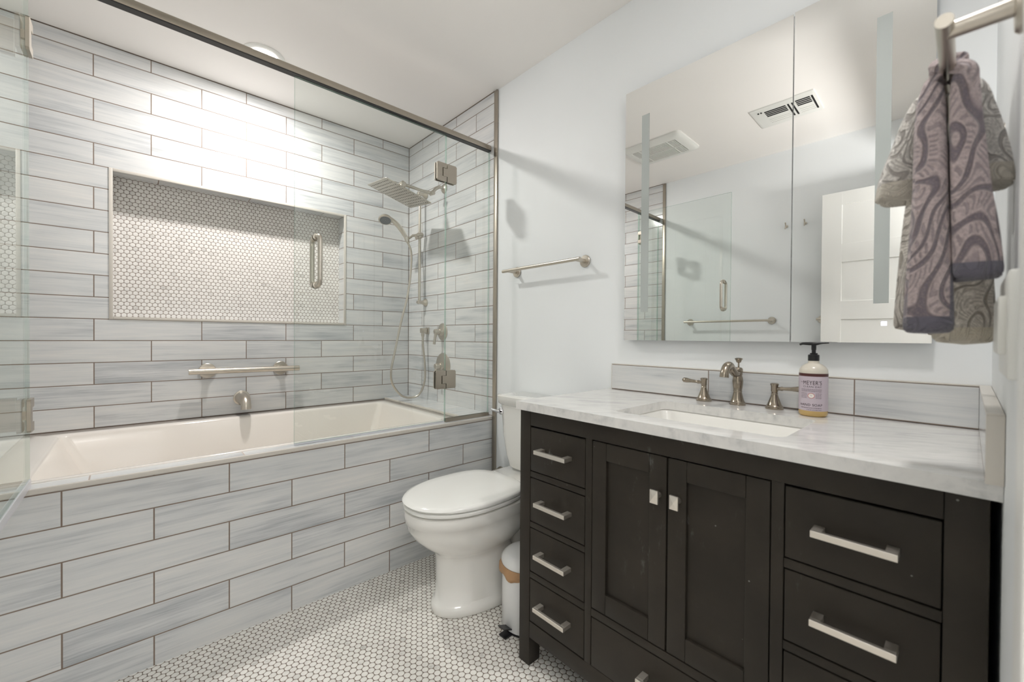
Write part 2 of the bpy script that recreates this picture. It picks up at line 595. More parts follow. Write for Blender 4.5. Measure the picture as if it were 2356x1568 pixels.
def bez(pts, n=10):
    """Catmull-Rom through points"""
    P = [Vector(p) for p in pts]
    P = [P[0] * 2 - P[1]] + P + [P[-1] * 2 - P[-2]]
    out = []
    for i in range(1, len(P) - 2):
        for q in range(n):
            t = q / n
            a, b, c, d = P[i - 1:i + 3]
            out.append(0.5 * ((2 * b) + (c - a) * t + (2 * a - 5 * b + 4 * c - d) * t * t + (3 * b - a - 3 * c + d) * t ** 3))
    out.append(P[-2])
    return out


# ------------------------------------------------------------------ room shell
NX0, NX1, NZ0, NZ1, NYB = -0.082, 1.040, 1.1705, 1.8907, 2.8980    # recessed niche
b = MB()
YO = 2.97
for x0, x1, z0, z1 in ((XC - 0.15, NX0, 0, CEIL), (NX1, XB + 0.15, 0, CEIL), (NX0, NX1, 0, NZ0), (NX0, NX1, NZ1, CEIL)):
    b.box(x0, x1, YA, YO, z0, z1)
b.box(NX0, NX1, NYB, YO, NZ0, NZ1)
for f in b.b.faces:
    n, c = f.normal, f.calc_center_median()
    f.normal_update()
    n = f.normal
    if n.y < -0.5 and c.y > YA + 0.05: f.material_index = 1
    elif abs(n.x) > 0.5: f.material_index = 2
    elif abs(n.z) > 0.5: f.material_index = 3
wb = struct(b.build('wall_back', ['tileA', 'hexN', 'tileSide', 'tileNT'], smooth=0, recalc=False))

b = MB()
b.box(XB, XB + 0.15, 1.80, YA, 0, CEIL)
b.box(XB + 0.008, XB + 0.15, -0.2, 1.80, 0, CEIL, mi=1)
struct(b.build('wall_right', ['tileB', 'paint'], smooth=0))

b = MB()
b.box(XC - 0.15, XC, 1.80, YA, 0, CEIL)
b.box(XC - 0.15, XC - 0.008, -0.2, 1.80, 0, CEIL, mi=1)
struct(b.build('wall_left', ['tileB', 'paint'], smooth=0))

DX0, DX1, DZ = -0.44, 0.42, 2.06
b = MB()
b.box(XC - 0.15, DX0, YD - 0.12, YD, 0, CEIL)
b.box(DX1, XB + 0.15, YD - 0.12, YD, 0, CEIL)
b.box(DX0, DX1, YD - 0.12, YD, DZ, CEIL)
struct(b.build('wall_front', ['paint'], smooth=0))

b = MB()
b.box(-1.6, 1.6, -2.0, -1.9, 0, CEIL)
b.box(-1.7, -1.6, -2.0, YD - 0.12, 0, CEIL)
b.box(1.6, 1.7, -2.0, YD - 0.12, 0, CEIL)
struct(b.build('wall_hallway', ['paint'], smooth=0))

b = MB()
b.box(XC - 0.15, XB + 0.15, YD - 0.06, YO, -0.06, 0.0)
b.box(-1.7, 1.7, -2.0, YD - 0.06, -0.06, 0.0, mi=1)
struct(b.build('floor', ['hexF', 'hallfloor'], smooth=0))

b = MB()
b.box(-1.7, 1.7, -2.0, YO, CEIL, CEIL + 0.1)
struct(b.build('ceiling', ['ceil'], smooth=0))

# tile edge trims
TX0_, TX1_ = -0.35, 1.316


def trim(n, boxes, mat, bev=0.0015):
    q = MB()
    for x in boxes: q.box(*x, bev=bev)
    return struct(q.build('trim_%d' % n, [mat]))


trim(1, [(XB - 0.003, XB + 0.012, 1.777, 1.803, 0.0, CEIL - 0.002)], 'steel')
trim(2, [(XC - 0.012, XC + 0.003, 1.777, 1.803, 0.0, CEIL - 0.002)], 'steel')
nt_ = 0.012
trim(3, [(NX0 - 0.002, NX0 + nt_, YA - 0.004, YA + 0.006, NZ0 - 0.002, NZ1 + 0.002), (NX1 - nt_, NX1 + 0.002, YA - 0.004, YA + 0.006, NZ0 - 0.002, NZ1 + 0.002),
         (NX0 + nt_, NX1 - nt_, YA - 0.004, YA + 0.006, NZ1 - nt_, NZ1 + 0.002), (NX0 + nt_, NX1 - nt_, YA - 0.004, YA + 0.006, NZ0 - 0.002, NZ0 + nt_)], 'trimw')
trim(5, [(XC, XB, YA - 0.0012, YA, CEIL - 0.005, CEIL), (XB - 0.0012, XB, 1.803, YA, CEIL - 0.005, CEIL), (XC, XC + 0.0012, 1.803, YA, CEIL - 0.005, CEIL),
         (XB - 0.0035, XB, YA - 0.0012, YA, 0.66, CEIL), (TX0_, TX1_, YA - 0.0012, YA, 0.6525, 0.6562)], 'grout', bev=0)
b = MB()
cw = 0.06
b.box(DX0 - cw, DX0, YD, YD + 0.014, 0, DZ + cw, bev=0.003)
b.box(DX1, DX1 + cw, YD, YD + 0.014, 0, DZ + cw, bev=0.003)
b.box(DX0, DX1, YD, YD + 0.014, DZ, DZ + cw, bev=0.003)
struct(b.build('trim_4', ['doorp']))

# ------------------------------------------------------------------ tub surround
ts = thing('tub_surround', (0.45, 1.85, 0), 'low tiled wall and ledges boxing in the white bathtub', 'tub surround')
TX0, TX1 = -0.35, 1.316                      # ends of the tub
TF = 1.872                                   # front outer edge of the tub rim
b = MB()
b.box(XC + 0.0012, XB - 0.0012, YT, TF, 0.0, CURB - 0.014)
b.build('apron', ['tileT'], ts, smooth=0)
b = MB()
b.box(XC + 0.0012, XB - 0.0012, YT + 0.004, TF, CURB - 0.014, CURB)
b.build('curb_cap', ['tileTop'], ts, smooth=0)
b = MB()
b.box(TX1, XB - 0.0012, TF, YA - 0.0012, 0.55, CURB + 0.016)
b.build('end_ledge', ['tileTop'], ts, smooth=0)
b = MB()
b.box(XC + 0.0012, TX0, TF, YA - 0.0012, 0.55, CURB + 0.006)
b.build('end_ledge', ['tileTop'], ts, smooth=0)
b = MB()
b.box(XC + 0.004, XB - 0.004, YT - 0.004, YT + 0.008, CURB - 0.0145, CURB + 0.001, bev=0.003)
b.box(TX1 - 0.004, TX1 + 0.006, TF, YA - 0.001, CURB + 0.004, CURB + 0.0175, bev=0.003)
plab(b.build('edge_trim', ['trimw'], ts), 'pale rounded trim along the tile edges')

# ------------------------------------------------------------------ bathtub
def rrect(x0, x1, y0, y1, z, r, n=7):
    out = []
    for cx, cy, a0 in ((x1 - r, y1 - r, 0), (x0 + r, y1 - r, PI / 2), (x0 + r, y0 + r, PI), (x1 - r, y0 + r, 1.5 * PI)):
        for i in range(n + 1):
            a = a0 + PI / 2 * i / n
            out.append(Vector((cx + r * math.cos(a), cy + r * math.sin(a), z)))
    return out


RZ = 0.652
b = MB()
ix0, ix1, iy0, iy1 = -0.236, 1.235, 1.905, 2.665
b.rings([
    rrect(TX0 + 0.001, TX1 - 0.001, TF + 0.001, YA - 0.001, 0.56, 0.006),
    rrect(TX0 + 0.001, TX1 - 0.001, TF + 0.001, YA - 0.001, RZ - 0.004, 0.006),
    rrect(TX0 + 0.004, TX1 - 0.004, TF + 0.004, YA - 0.004, RZ, 0.006),
    rrect(ix0 - 0.010, ix1 + 0.010, iy0 - 0.010, iy1 + 0.010, RZ, 0.03),
    rrect(ix0 - 0.003, ix1 + 0.003, iy0 - 0.003, iy1 + 0.003, RZ - 0.003, 0.03),
    rrect(ix0 + 0.002, ix1 - 0.002, iy0 + 0.002, iy1 - 0.002, RZ - 0.012, 0.03),
    rrect(ix0 + 0.14, ix1 - 0.09, iy0 + 0.035, iy1 - 0.035, 0.33, 0.05),
    rrect(ix0 + 0.19, ix1 - 0.11, iy0 + 0.05, iy1 - 0.05, 0.24, 0.07),
    rrect(ix0 + 0.25, ix1 - 0.16, iy0 + 0.10, iy1 - 0.10, 0.205, 0.08),
    rrect(ix0 + 0.45, ix1 - 0.40, iy0 + 0.28, iy1 - 0.28, 0.20, 0.05),
], cap=(False, True))
tb = b.build('bathtub', ['tubwhite'], origin=(0.48, 2.3, 0.2), smooth=0.9)
tag(tb, 'long white bathtub set behind the grey tiled front', 'bathtub')

# ------------------------------------------------------------------ shower glass
def pane(x0, x1, y0, y1, z0, z1, par):
    q = MB()
    q.box(x0, x1, y0, y1, z0, z1)
    thinx = (x1 - x0) < (y1 - y0)
    for f in q.b.faces:
        f.normal_update()
        big = abs(f.normal.x) > 0.5 if thinx else abs(f.normal.y) > 0.5
        f.material_index = 0 if big else 1
    return q.build('pane', ['glass', 'gedge'], par, smooth=0)


GZT = 2.1450
HX, HXL = 1.207, -0.226
EDX = 0.485                                  # free edge of the closed door
def hinge_plate(par, X, Y, zc, u, v, w_, h_=0.094, tongue=True):
    """a pair of clamp plates on one pane: u runs along the pane away from the joint, v across the pane"""
    U, V = Vector(u), Vector(v)
    q = MB()
    for s_ in (-1, 1):
        p0 = Vector((X, Y, zc)) + U * 0.002 + V * (s_ * 0.0055)
        pts = [(0, -h_ / 2), (w_ - 0.006, -h_ / 2), (w_, -h_ / 2 + 0.006), (w_, h_ / 2 - 0.006), (w_ - 0.006, h_ / 2), (0, h_ / 2)]
        if tongue is None: pts = [(0.012, -h_ / 2)] + pts[1:5] + [(0.012, h_ / 2)]
        elif tongue: pts += [(0, 0.022), (0.026, 0.022), (0.026, -0.022), (0, -0.022)]
        else: pts += [(0, 0.0205), (-0.0245, 0.0205), (-0.0245, -0.0205), (0, -0.0205)]
        q.rings([[p0 + U * a + Vector((0, 0, c)) + V * (s_ * t) for a, c in pts] for t in (0, 0.008)])
    a0_, a1_ = (0.002, 0.020) if tongue is False else (0.028, 0.040)
    p0 = Vector((X, Y, zc))
    q.rings([[p0 + U * a + V * t + Vector((0, 0, c)) for t, c in ((-0.012, -0.012), (0.012, -0.012), (0.012, 0.012), (-0.012, 0.012))] for a in (a0_, a1_)])
    return q.build('hinge', ['steel'], par, smooth=0.3)


d1 = thing('shower_door', (EDX, GY, CURB), 'closed clear glass shower door with nickel loop handle, above the tub', 'glass door')
pane(EDX, HX - 0.002, GY - 0.005, GY + 0.005, CURB + 0.008, GZT - 0.003, d1)
for z in (1.945, 0.872): hinge_plate(d1, HX, GY, z, (-1, 0, 0), (0, 1, 0), 0.058, tongue=True)


def loop_handle(par, base, vec, z0, z1, out=0.052, r=0.0098):
    B, Vv = Vector(base), Vector(vec)
    k_ = 0.022
    pts = [B + Vector((0, 0, z0)) + Vv * 0.004]
    pts += [B + Vector((0, 0, z0)) + Vv * (out - k_)]
    for i in range(1, 7):
        a = PI / 2 * i / 6
        pts.append(B + Vector((0, 0, z0 + k_ - k_ * math.cos(a))) + Vv * (out - k_ + k_ * math.sin(a)))
    for i in range(0, 7):
        a = PI / 2 * i / 6
        pts.append(B + Vector((0, 0, z1 - k_ + k_ * math.sin(a))) + Vv * (out - k_ + k_ * math.cos(a)))
    pts.append(B + Vector((0, 0, z1)) + Vv * 0.004)
    q = MB()
    q.tube(pts, r, 16)
    for z in (z0, z1):
        q.lathe(B + Vector((0, 0, z)) + Vv * 0.005, Vv, [(0, 0.0145), (0.005, 0.0145), (0.006, 0.012)], 20)
    return q.build('handle', ['nickel'], par, smooth=0.7)


for s_ in (-1, 1): loop_handle(d1, (0.568, GY, 0), (0, s_, 0), 1.307, 1.508)
q = MB()
q.box(EDX, HX - 0.004, GY - 0.0035, GY + 0.0035, CURB + 0.001, CURB + 0.008)
q.build('bottom_seal', ['seal'], d1, smooth=0)

f1 = thing('glass_panel', (1.35, GY, CURB), 'narrow fixed glass panel beside the tiled shower wall', 'glass panel')
pane(HX + 0.002, XB - 0.004, GY - 0.005, GY + 0.005, CURB + 0.004, GZT - 0.001, f1)
for z in (1.945, 0.872): hinge_plate(f1, HX, GY, z, (1, 0, 0), (0, 1, 0), 0.058, tongue=False)
q = MB()
q.box(HX + 0.002, XB - 0.001, GY - 0.0085, GY - 0.005, CURB + 0.0004, CURB + 0.019)
q.box(HX + 0.002, XB - 0.001, GY + 0.005, GY + 0.0085, CURB + 0.0004, CURB + 0.019)
q.box(HX + 0.002, XB - 0.001, GY - 0.005, GY + 0.005, CURB + 0.0004, CURB + 0.0035)
q.build('channel', ['steel'], f1, smooth=0)

d2 = thing('shower_door', (HXL, 1.50, CURB), 'clear glass shower door swung open towards the room, at the far left', 'glass door')
pane(HXL - 0.005, HXL + 0.005, 1.11, GY - 0.012, CURB + 0.026, GZT - 0.003, d2)
for z in (1.938, 0.863): hinge_plate(d2, HXL, GY - 0.008, z, (0, -1, 0), (1, 0, 0), 0.058, tongue=True)
loop_handle(d2, (HXL, 1.16, 0), (1, 0, 0), 1.307, 1.508, out=0.040)
loop_handle(d2, (HXL, 1.16, 0), (-1, 0, 0), 1.307, 1.508)
q = MB()
q.box(HXL - 0.007, HXL + 0.007, 1.11, GY - 0.012, CURB + 0.003, CURB + 0.026)
q.build('bottom_seal', ['seal'], d2, smooth=0)
f2 = thing('glass_panel', (-0.40, GY, CURB), 'fixed glass panel hinged to the open shower door', 'glass panel')
pane(XC + 0.004, HXL - 0.008, GY - 0.005, GY + 0.005, CURB + 0.004, GZT - 0.001, f2)
for z in (1.938, 0.863): hinge_plate(f2, HXL - 0.008, GY, z, (-1, 0, 0), (0, 1, 0), 0.058, tongue=None)
q = MB()
q.box(XC + 0.001, HXL - 0.008, GY - 0.0085, GY - 0.005, CURB + 0.0004, CURB + 0.019)
q.box(XC + 0.001, HXL - 0.008, GY + 0.005, GY + 0.0085, CURB + 0.0004, CURB + 0.019)
q.box(XC + 0.001, HXL - 0.008, GY - 0.005, GY + 0.005, CURB + 0.0004, CURB + 0.0035)
q.build('channel', ['steel'], f2, smooth=0)

# header rail
q = MB()
prof = [(GY - 0.017, 2.147), (GY - 0.019, 2.150), (GY - 0.019, 2.164), (GY - 0.014, 2.176), (GY - 0.004, 2.183), (GY + 0.008, 2.183), (GY + 0.016, 2.178), (GY + 0.018, 2.170), (GY + 0.018, 2.150), (GY + 0.016, 2.147)]
q.rings([[(x, y, z) for y, z in prof] for x in (XC + 0.001, XB - 0.001)])
rail = q.build('header_rail', ['steel'], origin=(0.45, GY, 2.147), smooth=0.5)
tag(rail, 'long brushed metal rail over the shower glass, from wall to wall', 'shower rail')
q = MB()
q.box(XC + 0.002, XB - 0.002, GY - 0.0185, GY + 0.010, 2.1435, 2.1475)
plab(q.build('gasket', ['blackp'], rail, smooth=0), 'black rubber gasket')

# ------------------------------------------------------------------ shower fittings
# rain head on its extension arm
HY = 2.304
rs = thing('rain_shower', (XB, HY, 2.0575), 'square rain shower head on a long arm from the tiled wall', 'shower head')
q = MB()
q.lathe((XB, HY, 2.0575), (-1, 0, 0), [(0, 0.031), (0.004, 0.031), (0.010, 0.026), (0.014, 0.014), (0.016, 0.012)], 28)
q.build('flange', ['nickel'], rs, smooth=0.7)
q = MB()
q.tube(bez([(XB - 0.01, HY, 2.0575), (XB - 0.04, HY, 2.057), (XB - 0.07, HY, 2.036), (1.412, HY, 2.014)], 6), 0.0105, 14)
q.lathe((1.418, HY, 2.019), (-0.7, 0, -0.6), [(0, 0.0125), (0.02, 0.0125), (0.022, 0.010)], 20)
q.build('shower_arm', ['nickel'], rs, smooth=0.7)
q = MB()
kn = Vector((1.402, HY - 0.004, 2.004))
q.lathe(kn + Vector((0, -0.022, -0.004)), (0, 1, 0.1), [(0, 0.008), (0.002, 0.0125), (0.04, 0.0125), (0.046, 0.007)], 18)
q.tube([kn, (1.335, HY, 2.004), (1.20, HY, 2.0125), (1.192, HY, 2.013)], [0.010, 0.0088, 0.0095, 0.0095], 14)
q.lathe((1.196, HY - 0.02, 2.014), (0, 1, 0), [(0, 0.008), (0.002, 0.0125), (0.038, 0.0125), (0.040, 0.008)], 18)
q.lathe((1.215, HY, 2.026), (-0.3, 0, -1), [(0, 0.007), (0.006, 0.012), (0.03, 0.012)], 18)
q.build('extension_arm', ['nickel'], rs, smooth=0.7)
cen = Vector((1.179, HY, 1.946))
nrm = Vector((0.278, -0.163, 1)).normalized()
pu = Vector((math.cos(-0.067), math.sin(-0.067), 0))
pu = (pu - nrm * pu.dot(nrm)).normalized()
pv = nrm.cross(pu)
hs = 0.148
q = MB()
def plate_ring(h, inset, rad=0.008):
    return [cen + pu * p.x + pv * p.y + nrm * h for p in rrect(-hs + inset, hs - inset, -hs + inset, hs - inset, 0, rad, 4)]
q.rings([plate_ring(0, 0.001), plate_ring(0.001, 0), plate_ring(0.004, 0), plate_ring(0.005, 0.0015), plate_ring(0.009, 0.10, 0.03), plate_ring(0.018, 0.125, 0.02)])
hd = q.build('shower_head', ['nickel'], rs, smooth=0.5)
q = MB()
NH = 12
for i in range(NH):
    for j in range(NH):
        a = -hs + 0.02 + (2 * hs - 0.04) * i / (NH - 1)
        c_ = -hs + 0.02 + (2 * hs - 0.04) * j / (NH - 1)
        q.lathe(cen + pu * a + pv * c_ - nrm * 0.0015, nrm, [(0, 0.0026), (0.0025, 0.0032)], 8, cap=(True, False))
nz = plab(q.build('nozzles', ['hole'], hd, smooth=0), 'grid of dark rubber nozzles')
nz['kind'] = 'stuff'
q = MB()
q.lathe(cen + nrm * 0.016, nrm, [(0, 0.024), (0.006, 0.018), (0.012, 0.0125), (0.022, 0.0125), (0.024, 0.015), (0.040, 0.015), (0.052, 0.010)], 22)
q.build('swivel_neck', ['nickel'], rs, smooth=0.7)

# slide bar
SX, SY = 1.450, 2.533
sb = thing('slide_bar', (XB, SY, 1.33), 'upright nickel slide bar in the corner of the tiled shower', 'slide bar')
q = MB()
q.tube([(SX, SY, 1.318), (SX, SY, 2.082)], 0.0095, 18)
q.build('bar', ['nickel'], sb, smooth=0.7)
for z in (1.330, 2.069):
    q = MB()
    q.lathe((XB, SY, z), (-1, 0, 0), [(0, 0.027), (0.006, 0.027), (0.016, 0.019), (0.026, 0.013), (0.034, 0.012), (0.060, 0.012), (0.066, 0.0125), (0.068, 0.009)], 24)
    q.build('bracket', ['nickel'], sb, smooth=0.7)
SZ = 1.786
q = MB()
q.lathe((SX, SY, SZ - 0.02), (0, 0, 1), [(0, 0.013), (0.003, 0.016), (0.037, 0.016), (0.04, 0.013)], 20)
q.lathe((SX + 0.02, SY - 0.010, SZ + 0.006), (-1, 0.24, -0.22), [(0, 0.012), (0.006, 0.015), (0.04, 0.014), (0.050, 0.009), (0.078, 0.008)], 18)
q.lathe((SX - 0.082, SY + 0.016, SZ - 0.055), (-0.35, 0.02, 0.94), [(0, 0.010), (0.003, 0.0145), (0.034, 0.0155), (0.036, 0.012)], 18)
q.tube([(SX - 0.052, SY + 0.008, SZ - 0.012), (SX - 0.072, SY + 0.013, SZ - 0.028), (SX - 0.086, SY + 0.017, SZ - 0.038)], 0.0075, 12)
q.lathe((SX - 0.022, SY + 0.008, SZ - 0.002), (-0.2, -0.6, -0.7), [(0, 0.010), (0.022, 0.012), (0.03, 0.012)], 16)
q.build('slider', ['nickel'], sb, smooth=0.7)

# hand shower
hx = Vector((1.365, 2.553, 1.745))
hh = thing('hand_shower', hx, 'hand shower resting on the slide bar with its long metal hose', 'hand shower')
hc = Vector((1.208, 2.548, 1.848))
ax_ = Vector((-0.22, -0.42, -0.88)).normalized()
q = MB()
path = bez([hx + Vector((0.01, -0.002, -0.02)), hx + Vector((-0.012, 0, 0.022)), (1.325, 2.551, 1.802), (1.285, 2.55, 1.838), hc - ax_ * 0.020 + Vector((0.028, 0.004, 0.004))], 6)
nP = len(path)
q.tube(path, [0.0105 + 0.0055 * min(1, i / nP * 2.2) - (0.004 * max(0, i / nP - 0.75) * 4) for i in range(nP)], 16)
q.build('handle', ['nickel'], hh, smooth=0.8)
q = MB()
q.lathe(hc - ax_ * 0.026, ax_, [(0, 0.014), (0.004, 0.026), (0.012, 0.038), (0.022, 0.0435), (0.029, 0.0435), (0.031, 0.040)], 30)
sh = q.build('spray_head', ['nickel'], hh, smooth=0.8)
q = MB()
q.lathe(hc - ax_ * 0.0, ax_, [(0.004, 0.036), (0.0068, 0.035)], 30)
q.build('spray_face', ['face'], sh, smooth=0)
q = MB()
uA = ax_.orthogonal().normalized()
vA = ax_.cross(uA)
for rad, cnt in ((0.008, 6), (0.016, 12), (0.024, 18), (0.031, 24)):
    for i in range(cnt):
        a = 2 * PI * i / cnt
        q.lathe(hc + ax_ * 0.0066 + uA * rad * math.cos(a) + vA * rad * math.sin(a), ax_, [(0, 0.0016), (0.002, 0.0012)], 6)
z_ = q.build('nozzles', ['dark'], sh, smooth=0)
z_['kind'] = 'stuff'
q = MB()
hp = [(1.372, 2.552, 1.728), (1.392, 2.545, 1.665), (1.386, 2.535, 1.545), (1.359, 2.53, 1.368), (1.313, 2.53, 1.192), (1.268, 2.53, 0.991), (1.243, 2.53, 0.864),
      (1.257, 2.53, 0.778), (1.318, 2.53, 0.704), (1.385, 2.525, 0.684), (1.437, 2.505, 0.705), (1.468, 2.49, 0.79), (1.470, 2.49, 0.90), (1.458, 2.495, 1.03), (1.457, 2.498, 1.095)]
q.tube(bez(hp, 8), 0.0068, 12)
q.build('hose', ['nickel'], hh, smooth=0.9)

ho = thing('hose_outlet', (XB, 2.505, 1.135), 'small square nickel wall outlet feeding the shower hose', 'hose outlet')
q = MB()
q.box(XB - 0.010, XB, 2.482, 2.528, 1.112, 1.158, bev=0.003)
q.box(XB - 0.055, XB - 0.010, 2.488, 2.522, 1.120, 1.153, bev=0.006)
q.lathe((XB - 0.042, 2.499, 1.125), (0, 0, -1), [(0, 0.011), (0.022, 0.011), (0.024, 0.009), (0.032, 0.009)], 16)
q.build('elbow', ['nickel'], ho, smooth=0.6)

def valve(z, y, r, label, lever_dir):
    v = thing('shower_valve', (XB, y, z), label, 'shower valve')
    q = MB()
    q.lathe((XB, y, z), (-1, 0, 0), [(0, r), (0.003, r), (0.008, r * 0.86), (0.012, r * 0.5), (0.016, 0.026), (0.030, 0.022)], 36)
    q.build('escutcheon', ['nickel'], v, smooth=0.8)
    q = MB()
    q.lathe((XB - 0.028, y, z), (-1, 0, 0), [(0, 0.018), (0.030, 0.018), (0.034, 0.015)], 22)
    L = Vector(lever_dir)
    p0 = Vector((XB - 0.050, y, z))
    q.tube([p0 - L * 0.012, p0 + L * 0.02, p0 + L * 0.055, p0 + L * 0.082], [0.0095, 0.009, 0.008, 0.0095], 14)
    q.build('lever', ['nickel'], v, smooth=0.7)


valve(1.127, 2.318, 0.056, 'upper of two round nickel shower valves, lever pointing down', (-0.12, 0.1, -0.99))
valve(0.905, 2.310, 0.084, 'larger lower shower valve, half hidden behind the glass hinge', (-0.1, 0.2, -0.95))

# grab bar on the niche wall
gb = thing('grab_bar', (0.475, YA, 0.9035), 'brushed nickel grab bar on the tiles under the niche', 'grab bar')
q = MB()
GBY = YA - 0.056
q.tube([(0.214, GBY, 0.9035), (0.742, GBY, 0.9015)], 0.0155, 20)
q.build('bar', ['nickel'], gb, smooth=0.7)
for x in (0.298, 0.653):
    q = MB()
    q.lathe((x, YA, 0.903), (0, -1, 0), [(0, 0.040), (0.006, 0.040), (0.009, 0.037), (0.010, 0.015), (0.055, 0.0135)], 30)
    q.build('flange', ['nickel'], gb, smooth=0.6)
# tub spout
sp = thing('tub_spout', (0.4564, YA, 0.735), 'short curved nickel bath spout under the grab bar', 'tub spout')
q = MB()
sx_ = 0.4564
sp2 = bez([(sx_, YA - 0.001, 0.742), (sx_, YA - 0.04, 0.744), (sx_, YA - 0.08, 0.742), (sx_, YA - 0.108, 0.731), (sx_, YA - 0.124, 0.712), (sx_, YA - 0.127, 0.693)], 5)
ns_ = len(sp2)
q.tube(sp2, [0.034 - 0.0095 * min(1, 1.5 * i / ns_) for i in range(ns_)], 24)
q.build('spout_body', ['nickel'], sp, smooth=0.9)
q = MB()
q.lathe((0.4564, YA, 0.742), (0, -1, 0), [(0, 0.041), (0.003, 0.041), (0.006, 0.037)], 30)
q.build('flange', ['nickel'], sp, smooth=0.8)

# recessed downlight over the tub
dl = thing('downlight', (DLX, DLY, CEIL), 'round lit recessed ceiling light above the bathtub', 'ceiling light')
q = MB()
q.lathe((DLX, DLY, CEIL), (0, 0, -1), [(0, 0.092), (0.003, 0.092), (0.006, 0.084), (0.004, 0.062), (0.002, 0.060)], 48)
q.build('trim_ring', ['white'], dl, smooth=0.5)
q = MB()
q.lathe((DLX, DLY, CEIL), (0, 0, -1), [(0.002, 0.058), (0.0075, 0.057)], 40)
q.build('lens', ['lens'], dl, smooth=0)

vd = thing('downlight', (0.86, 0.13, CEIL), 'added round ceiling fill light near the towel wall, out of view', 'ceiling light')  # added fixture for the entry fill light, out of view
q = MB()
q.lathe((0.86, 0.13, CEIL), (0, 0, -1), [(0, 0.092), (0.003, 0.092), (0.006, 0.086), (0.004, 0.074), (0.002, 0.073)], 48)
q.build('trim_ring', ['white'], vd, smooth=0.5)
q = MB()
q.lathe((0.86, 0.13, CEIL), (0, 0, -1), [(0.002, 0.073), (0.0075, 0.072)], 40)
q.build('lens', ['lens'], vd, smooth=0)
fl_ = thing('added_fill_uplighter', (0.0, -0.6, 0), 'added uplighter for fill light, unseen in the hallway', 'lamp')  # added body for the upward hallway fill, never in view
q = MB()
q.lathe((0, -0.6, 0), (0, 0, 1), [(0, 0.14), (0.012, 0.14), (0.02, 0.12), (0.024, 0.014), (0.03, 0.012), (1.47, 0.012)], 32)
q.build('stand', ['nickelD'], fl_, smooth=0.6)
q = MB()
q.lathe((0, -0.6, 1.46), (0, 0, 1), [(0, 0.02), (0.03, 0.07), (0.08, 0.13), (0.13, 0.162), (0.132, 0.158), (0.085, 0.125), (0.04, 0.06), (0.035, 0.01)], 40)
q.build('bowl_shade', ['white'], fl_, smooth=0.8)
struct(fl_)

# added hall fill lamp, unseen behind the camera
hl = thing('added_hall_fill_lamp', (-0.2, -0.62, CEIL), 'added square ceiling panel for fill light, unseen in the hallway', 'ceiling light')
q = MB()
q.box(-0.57, 0.17, -0.99, -0.25, CEIL - 0.02, CEIL, bev=0.004)
q.build('fill_lamp_panel', ['white'], hl, smooth=0.5)
struct(hl)

# ------------------------------------------------------------------ towel bars
def towel_bar(p0, p1, wall, nrm_, posts, label, wdist, r=0.0085, fl=0.0275):
    """bar from p0 to p1; posts are points along the bar; nrm_ points into the room"""
    N_ = Vector(nrm_)
    A, B = Vector(p0), Vector(p1)
    t = thing('towel_bar', (A + B) / 2 - N_ * wdist, label, 'towel bar')
    q = MB()
    q.tube([A, B], r, 18)
    q.build('bar', ['nickel'], t, smooth=0.7)
    for s_ in posts:
        P_ = A + (B - A) * s_
        q = MB()
        q.lathe(P_ - N_ * wdist, N_, [(0, fl), (0.006, fl), (0.009, fl * 0.9), (0.010, 0.0095), (wdist - 0.002, 0.0085), (wdist, 0.006)], 26)
        q.build('post', ['nickel'], t, smooth=0.6)
    return t


WBX = XB + 0.008
towel_bar((WBX - 0.070, 1.652, 1.439), (WBX - 0.070, 1.142, 1.439), 'B', (-1, 0, 0), (0.075, 0.955), 'nickel towel bar on the wall between shower glass and mirror', 0.070)
WCX = XC - 0.008
towel_bar((WCX + 0.068, 1.575, 1.232), (WCX + 0.068, 0.915, 1.232), 'C', (1, 0, 0), (0.04, 0.96), 'empty towel bar on the opposite wall, whole in the mirror', 0.068)
towel_bar((WCX + 0.068, 0.655, 1.232), (WCX + 0.068, 0.10, 1.232), 'C', (1, 0, 0), (0.04, 0.96), 'towel bar end showing beside the open door in the mirror', 0.068)
BX0, BY0, BZ0 = 0.655, 0.0215, 1.4435
towel_bar((BX0, BY0, BZ0), (1.14, BY0, BZ0), 'D', (0, 1, 0), (0.055, 0.955), 'nickel towel bar holding the patterned towels', BY0 - YD, r=0.0078)
for y in (0.854, 0.737):
    h = thing('robe_hook', (WCX, y, 1.915), 'small double robe hook seen in the mirror, ' + ('farther from the open door' if y > 0.8 else 'nearer the open door'), 'hook', 'robe hooks on the far wall')
    q = MB()
    q.lathe((WCX, y, 1.915), (1, 0, 0), [(0, 0.010), (0.004, 0.010), (0.005, 0.005), (0.03, 0.0045)], 14)
    for s_ in (-1, 1):
        q.tube([(WCX + 0.028, y, 1.915), (WCX + 0.032, y, 1.915 + s_ * 0.015), (WCX + 0.04, y, 1.915 + s_ * 0.022)], 0.004, 10)
    q.build('hook_body', ['nickel'], h, smooth=0.7)

